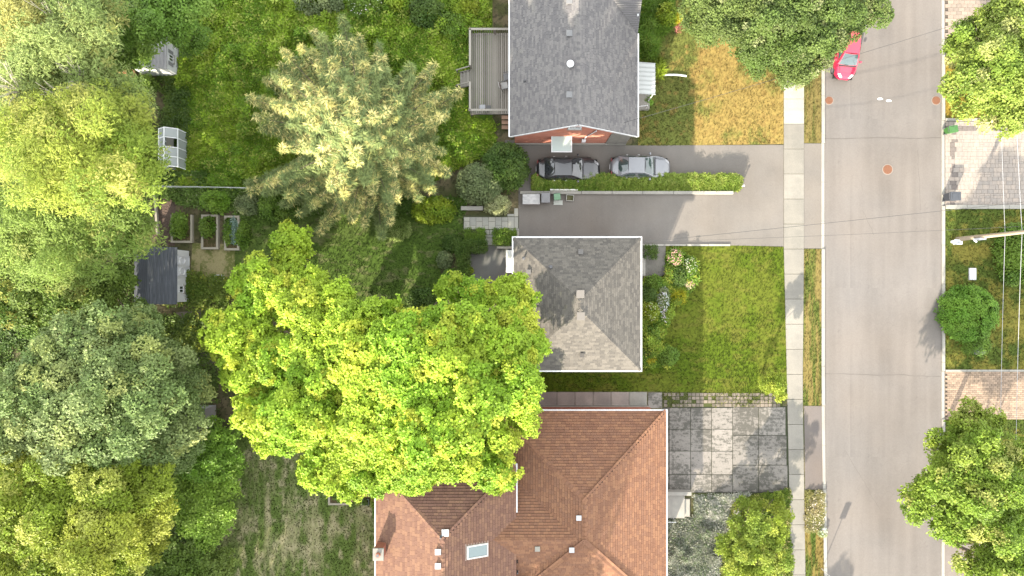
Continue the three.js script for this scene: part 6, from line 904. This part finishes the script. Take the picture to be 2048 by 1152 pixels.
raisedBed('raised timber bed with bluish cabbages nearest the back lawn', 452, 432, 482, 501, 0.35); raisedBed('raised timber bed in the middle of the vegetable plot', 406, 430, 440, 499, 0.35); raisedBed('raised timber bed with leafy vines nearest the far fence', 345, 426, 388, 486, 0.3, 'ESW'); raisedBed('small raised bed at the edge of the big maple', 437, 560, 464, 592, 0.3); raisedBed('low bed beside the dark roofed shed door', 394, 562, 424, 600, 0.25, 'NE');
shrub('vegetable_plants', 'leafy vine plants in the bed nearest the far fence', 362, 452, 17, 27, 0.9, PS.green, { sprig: SPRIG.broad, category: 'vegetables' }); shrub('vegetable_plants', 'green bean plants in the middle vegetable bed', 420, 455, 15, 22, 0.8, PS.green, { sprig: SPRIG.broad, category: 'vegetables' }); shrub('vegetable_plants', 'green leafy row in the bed nearest the back lawn', 461, 463, 8, 28, 0.7, PS.green, { sprig: SPRIG.broad, category: 'vegetables' });
for (let i = 0; i < 7; i++) { const u = 471 + rr(-3, 3), v = 441 + i * 7, lab = ['topmost', 'second', 'third', 'middle', 'fifth', 'sixth', 'lowest'][i] + ' bluish cabbage in the bed nearest the back lawn, counted from its top end'; shrub('cabbage', lab, u, v, 5.5, 5.5, 0.55, PS.blue, { sprig: SPRIG.broad, scale: 0.75, dens: 1.1, category: 'cabbage', group: 'cabbages in the vegetable bed' }); }
{ // far garden border boards
  const g = new THREE.Group(); g.name = 'border_board'; g.userData = { label: 'weathered board edging along the far side of the vegetable plot', category: 'edging' }; const a = W(312, 392), b = W(318, 470); g.position.set(a[0], 0, a[1]); scene.add(g);
  part(g, 'board', beam([a[0], 0.14, a[1]], [b[0], 0.14, b[1]], 0.16, 0.28), M_bed);
}
struct('soil_patch', sheetGeo([[298, 382], [352, 380], [350, 492], [300, 492]], 0.008, 5), std([0.075, 0.055, 0.045], 1, { bumpMap: grainBump, bumpScale: 0.05 }));
struct('soil_patch', sheetGeo([[352, 625], [440, 615], [440, 720], [400, 740], [350, 680]], 0.008, 5), std([0.12, 0.105, 0.085], 1, { bumpMap: grainBump, bumpScale: 0.05 }));
struct('garden_path', sheetGeo([[385, 486], [500, 490], [480, 560], [380, 560]], 0.008, 4), mapped(lawnTex(131, [[0.09, 0.1, 0.03], [0.2, 0.175, 0.09]], { dry: 0.5, n: 256 }), 1));
{ // wire fence with pale top rail
  const a = W(272, 371, 1.2), b = W(640, 378, 1.2), g = thing('wire_fence', 'low wire fence with thin pale top rail above the vegetable beds', 'fence', a[0], 0, a[1]); part(g, 'top_rail', rod([a[0], 1.2, a[1]], [b[0], 1.2, b[1]], 0.018, 0.018, 6), std([0.4, 0.41, 0.41], 0.4));
  for (let i = 0; i <= 6; i++) { const x = mixn(a[0], b[0], i / 6), z = mixn(a[1], b[1], i / 6); part(g, 'fence_post', rod([x, -0.1, z], [x, 1.24, z], 0.03, 0.03, 6), std([0.45, 0.47, 0.47], 0.5)); }
  const ws = []; for (let k = 1; k < 6; k++) ws.push(rod([a[0], k * 0.2, a[1]], [b[0], k * 0.2, b[1]], 0.005, 0.005, 4)); part(g, 'wire', merge(ws), std([0.4, 0.42, 0.42], 0.5));
}
function shed(label, u0, v0, u1, v1, hw, hr, roofMat, opt = {}) {     // small gabled shed, ridge north-south; corners are wall corners on the ground
  const [x0, z0] = W(u0, v0), [x1, z1] = W(u1, v1), g = thing('garden_shed', label, 'shed', (x0 + x1) / 2, 0, (z0 + z1) / 2), xm = (x0 + x1) / 2, o = 0.12;
  const sh = new THREE.Shape([[x0, 0], [x1, 0], [x1, hw], [xm, hr], [x0, hw]].map(([a, b]) => new THREE.Vector2(a, b))), e = new THREE.ExtrudeGeometry(sh, { depth: z1 - z0, bevelEnabled: false }); e.translate(0, 0, z0); part(g, 'wall', e, opt.wall ?? M_white);
  const s = (hr - hw) / (xm - x0), nx = 7; for (const d of [-1, 1]) { const r = part(g, 'roof', beam([xm, hr + 0.06, (z0 + z1) / 2], [d < 0 ? x0 - o : x1 + o, hw + 0.06 - s * o, (z0 + z1) / 2], z1 - z0 + 0.3, 0.06), roofMat); for (let k = 0; k < nx; k++) { const f = (k + 0.5) / nx, x = mixn(xm, d < 0 ? x0 - o : x1 + o, f), y = mixn(hr, hw - s * o, f) + 0.10; part(r, 'roof_course', beam([x, y + 0.004, z0 - 0.16], [x, y + 0.004, z1 + 0.16], (xm - x0) / nx * 1.12, 0.014), roofMat); } }
  const zc = (z0 + z1) / 2;
  if (opt.door) { const dz = opt.door, m = opt.doorMat ?? std([0.42, 0.43, 0.46], 0.6); for (const k of [-1, 1]) { const d = part(g, 'door', boxAt(x1 + 0.03, 0.98, zc + dz + k * 0.4, 0.05, 1.85, 0.78), m); part(d, 'trim', merge([boxAt(x1 + 0.07, 1.87, zc + dz + k * 0.4, 0.03, 0.08, 0.78), boxAt(x1 + 0.07, 0.1, zc + dz + k * 0.4, 0.03, 0.08, 0.78), boxAt(x1 + 0.07, 0.98, zc + dz + k * 0.76, 0.03, 1.85, 0.06), boxAt(x1 + 0.07, 0.98, zc + dz + k * 0.05, 0.03, 1.85, 0.06), new THREE.TorusGeometry(0.28, 0.04, 6, 20).scale(1, 1.5, 1).rotateY(Math.PI / 2).translate(x1 + 0.07, 1.2, zc + dz + k * 0.4)]), M_white); } }
  if (opt.win) for (const wz of opt.win) windowOn(g, x1, hw * 0.62, zc + wz, 0.55, 0.7, 'x', 1);
  if (opt.shutter) { for (const k of [-1, 1]) part(g, 'shutter', boxAt(x1 + 0.02, hw * 0.62, zc + opt.win[0] + k * 0.45, 0.03, 0.72, 0.26), std([0.16, 0.16, 0.17], 0.7)); }
  return g;
}
const feltTex = canvasless(256, 256, (u, v) => { const k = 0.6 + 0.5 * fbm(u * 7, v * 7, 741, 5, 7); return [0.085 * k, 0.092 * k, 0.105 * k]; });
shed('garden shed with dark slate grey roof and white double door', 303, 502, 378, 603, 2.1, 2.9, mapped(feltTex, 0.92), { door: -0.75, win: [1.0] });
shed('white garden shed with shuttered window hidden under green branches', 292, 98, 358, 152, 2.1, 2.9, mapped(concTex(78, [0.26, 0.26, 0.27], 0.2), 0.9), { win: [0.1], shutter: true });
shed('grey shingled shed with white trimmed corner below the sage maple', 365, 810, 432, 880, 2.2, 3.0, mapped(concTex(79, [0.09, 0.095, 0.10], 0.3), 0.92), { win: [-0.4, 0.6], wall: std([0.2, 0.2, 0.2], 0.8) });
{ // greenhouse
  const [x0, z0] = W(340, 268), [x1, z1] = W(377, 341), hw = 1.7, hr = 2.3, xm = (x0 + x1) / 2, g = thing('greenhouse', 'small pale framed greenhouse beside the feathery tree', 'greenhouse', xm, 0, (z0 + z1) / 2), fm = std([0.6, 0.61, 0.62], 0.5), pane = new THREE.MeshPhysicalMaterial({ color: lin(0.6, 0.64, 0.64), roughness: 0.25, transmission: 0.7, thickness: 0 });
  const fr = []; for (let i = 0; i <= 4; i++) { const z = mixn(z0, z1, i / 4); fr.push(beam([x0, hw, z], [xm, hr, z], 0.05, 0.05), beam([xm, hr, z], [x1, hw, z], 0.05, 0.05), boxAt(x0, hw / 2, z, 0.05, hw, 0.05), boxAt(x1, hw / 2, z, 0.05, hw, 0.05)); } fr.push(boxAt(xm, hr + 0.02, (z0 + z1) / 2, 0.07, 0.06, z1 - z0), boxAt(x0, hw, (z0 + z1) / 2, 0.06, 0.06, z1 - z0 + 0.08), boxAt(x1, hw, (z0 + z1) / 2, 0.06, 0.06, z1 - z0 + 0.08), boxAt(xm, hw, z1, x1 - x0, 0.05, 0.05), boxAt(xm, hw, z0, x1 - x0, 0.05, 0.05));
  part(g, 'frame', merge(fr), fm);
  for (let i = 0; i < 4; i++) { const za = mixn(z0, z1, i / 4) + 0.04, zb = mixn(z0, z1, (i + 1) / 4) - 0.04, zc = (za + zb) / 2; part(g, 'roof_pane', beam([x0 + 0.03, hw + 0.01, zc], [xm - 0.03, hr, zc], zb - za, 0.012), pane); if (i !== 1) part(g, 'roof_pane', beam([xm + 0.03, hr, zc], [x1 - 0.03, hw + 0.01, zc], zb - za, 0.012), pane); part(g, 'side_pane', boxAt(x0, hw / 2, zc, 0.012, hw - 0.08, zb - za), pane); part(g, 'side_pane', boxAt(x1, hw / 2, zc, 0.012, hw - 0.08, zb - za), pane); }
  part(g, 'floor', boxAt(xm, 0.02, (z0 + z1) / 2, x1 - x0 - 0.1, 0.04, z1 - z0 - 0.1), std([0.3, 0.3, 0.29], 0.9)); part(g, 'bench', boxAt(x0 + 0.35, 0.7, (z0 + z1) / 2, 0.55, 0.05, z1 - z0 - 0.3), M_old[2]);
}
{ // teal tarpaulin and pots among the far trees
  const [x, z] = W(150, 185, 1), g = thing('tarpaulin', 'teal tarpaulin over a frame glimpsed between the far trees', 'tarpaulin', x, 0, z); const m = std([0.02, 0.16, 0.16], 0.6); part(g, 'sheet', gridSurf((a, b) => [(a - 0.5) * 3, 1.3 + 0.5 * Math.sin(b * 3.14) + 0.06 * Math.sin(a * 14), (b - 0.5) * 1.5], 14, 8), m, false); part(g, 'support', merge([rod([-1.4, 0, 0], [-1.4, 1.75, 0], 0.04), rod([1.4, 0, 0], [1.4, 1.75, 0], 0.04), rod([-1.4, 1.74, 0], [1.4, 1.74, 0], 0.03)]), M_twig, false);
}
for (const [u, v, lab] of [[250, 142, 'terracotta pot nearest the white shed among the far trees'], [268, 150, 'terracotta pot beside the white shed wall'], [212, 135, 'terracotta pot alone among the far trees']]) { const [x, z] = W(u, v), g = thing('flower_pot', lab, 'pot', x, 0, z); part(g, 'pot', new THREE.LatheGeometry([[0, 0], [0.22, 0], [0.32, 0.5], [0.36, 0.5], [0.36, 0.58], [0.3, 0.58], [0.27, 0.45], [0, 0.45]].map(([a, b]) => new THREE.Vector2(a, b)), 18), std([0.42, 0.2, 0.11], 0.9), false); part(g, 'soil', new THREE.CylinderGeometry(0.28, 0.28, 0.04, 16).translate(0, 0.46, 0), mapped(soilTex, 1), false); }
{ // little grey tub and trellis by the small bed
  const [x, z] = W(440, 556), g = thing('planter_tub', 'small pale tub above the raised bed at the maple edge', 'planter', x, 0, z); part(g, 'tub', merge([boxAt(-0.3, 0.18, 0, 0.05, 0.36, 0.46), boxAt(0.3, 0.18, 0, 0.05, 0.36, 0.46), boxAt(0, 0.18, -0.22, 0.55, 0.36, 0.05), boxAt(0, 0.18, 0.22, 0.55, 0.36, 0.05)]), std([0.42, 0.43, 0.45], 0.6), false); part(g, 'soil', boxAt(0, 0.12, 0, 0.55, 0.2, 0.4), mapped(soilTex, 1), false);
}
// brown house back bed, patio and pots
raisedBed('raised timber bed against the brown house beside the lower lawn', 658, 945, 702, 1008, 0.3, 'WS'); shrub('garden_shrub', 'green plants in the raised bed against the brown house', 682, 975, 18, 24, 0.9, PS.green, { sprig: SPRIG.broad });
struct('patio', slabGeo([[702, 960], [790, 960], [790, 1003], [702, 1003]], 0, 0.05, 0.01), mapped(concTex(84, [0.30, 0.17, 0.14], 0.2), 0.95));
for (const [u, v, lab, c] of [[720, 1000, 'small yellow green square pot by the brown house patio', 'lime'], [734, 1001, 'black tub with pale rim by the brown house patio', 'dark']]) { const [x, z] = W(u, v), g = thing('planter_pot', lab, 'pot', x, 0.05, z); part(g, 'pot', merge([boxAt(-0.22, 0.2, 0, 0.05, 0.4, 0.5), boxAt(0.22, 0.2, 0, 0.05, 0.4, 0.5), boxAt(0, 0.2, -0.22, 0.4, 0.4, 0.05), boxAt(0, 0.2, 0.22, 0.4, 0.4, 0.05)]), std(c === 'lime' ? [0.22, 0.3, 0.08] : [0.03, 0.05, 0.04], 0.6), false); part(g, 'soil', boxAt(0, 0.15, 0, 0.4, 0.28, 0.4), mapped(soilTex, 1), false); instanced(g, 'foliage', SPRIG.small, M_leaf, Array.from({ length: 14 }, () => [rr(-0.15, 0.15), rr(0.35, 0.5), rr(-0.15, 0.15), rr(-0.5, 0.5), 1, rr(-0.5, 0.5), 0.7, PS[c].b])); }
shrub('garden_shrub', 'yellowish plant against the white gutter of the brown house', 752, 1003, 10, 12, 0.7, PS.lime, { sprig: SPRIG.blade, scale: 0.7 });
{ // patio bench slab and bulkhead by the hip roofed house
  const [x0, z0] = W(1012, 500, 0.6), [x1, z1] = W(1046, 545, 0.6), g = thing('cellar_hatch', 'pale sloping cellar hatch against the hip roofed house at the patio', 'hatch', (x0 + x1) / 2, 0.05, (z0 + z1) / 2); part(g, 'cover', gridSurf((a, b) => [mixn(x0, x1, a) - (x0 + x1) / 2, mixn(0.3, 0.85, a) + 0.05 * Math.sin(b * 9), mixn(z0, z1, b) - (z0 + z1) / 2], 6, 14), std([0.42, 0.42, 0.40], 0.8), false); part(g, 'base', boxAt(0, 0.14, 0, x1 - x0 - 0.1, 0.28, z1 - z0 - 0.1), M_conc, false);
  const [bx, bz] = W(1010, 495, 0.4), b = thing('garden_bench', 'narrow weathered bench slab along the top of the patio', 'bench', bx, 0.05, bz); part(b, 'seat', boxAt(0, 0.42, 0, 1.25, 0.06, 0.18, 0.01), M_old[3], false); for (const s of [-0.5, 0.5]) part(b, 'leg', boxAt(s, 0.2, 0, 0.08, 0.4, 0.14), M_old[1], false);
}
{ const a = W(924, 416), b = W(966, 421), g = thing('stone_edging', 'pale stone kerb above the flagstone path under the bushes', 'edging', (a[0] + b[0]) / 2, 0, (a[1] + b[1]) / 2); part(g, 'stone', boxAt(0, 0.35, 0, b[0] - a[0], 0.7, b[1] - a[1] + 0.05, 0.02), M_conc, false); part(g, 'coping', boxAt(0, 0.72, 0, b[0] - a[0] + 0.06, 0.05, 0.3, 0.01), M_conc, false); }
renderer.render(scene, camera);
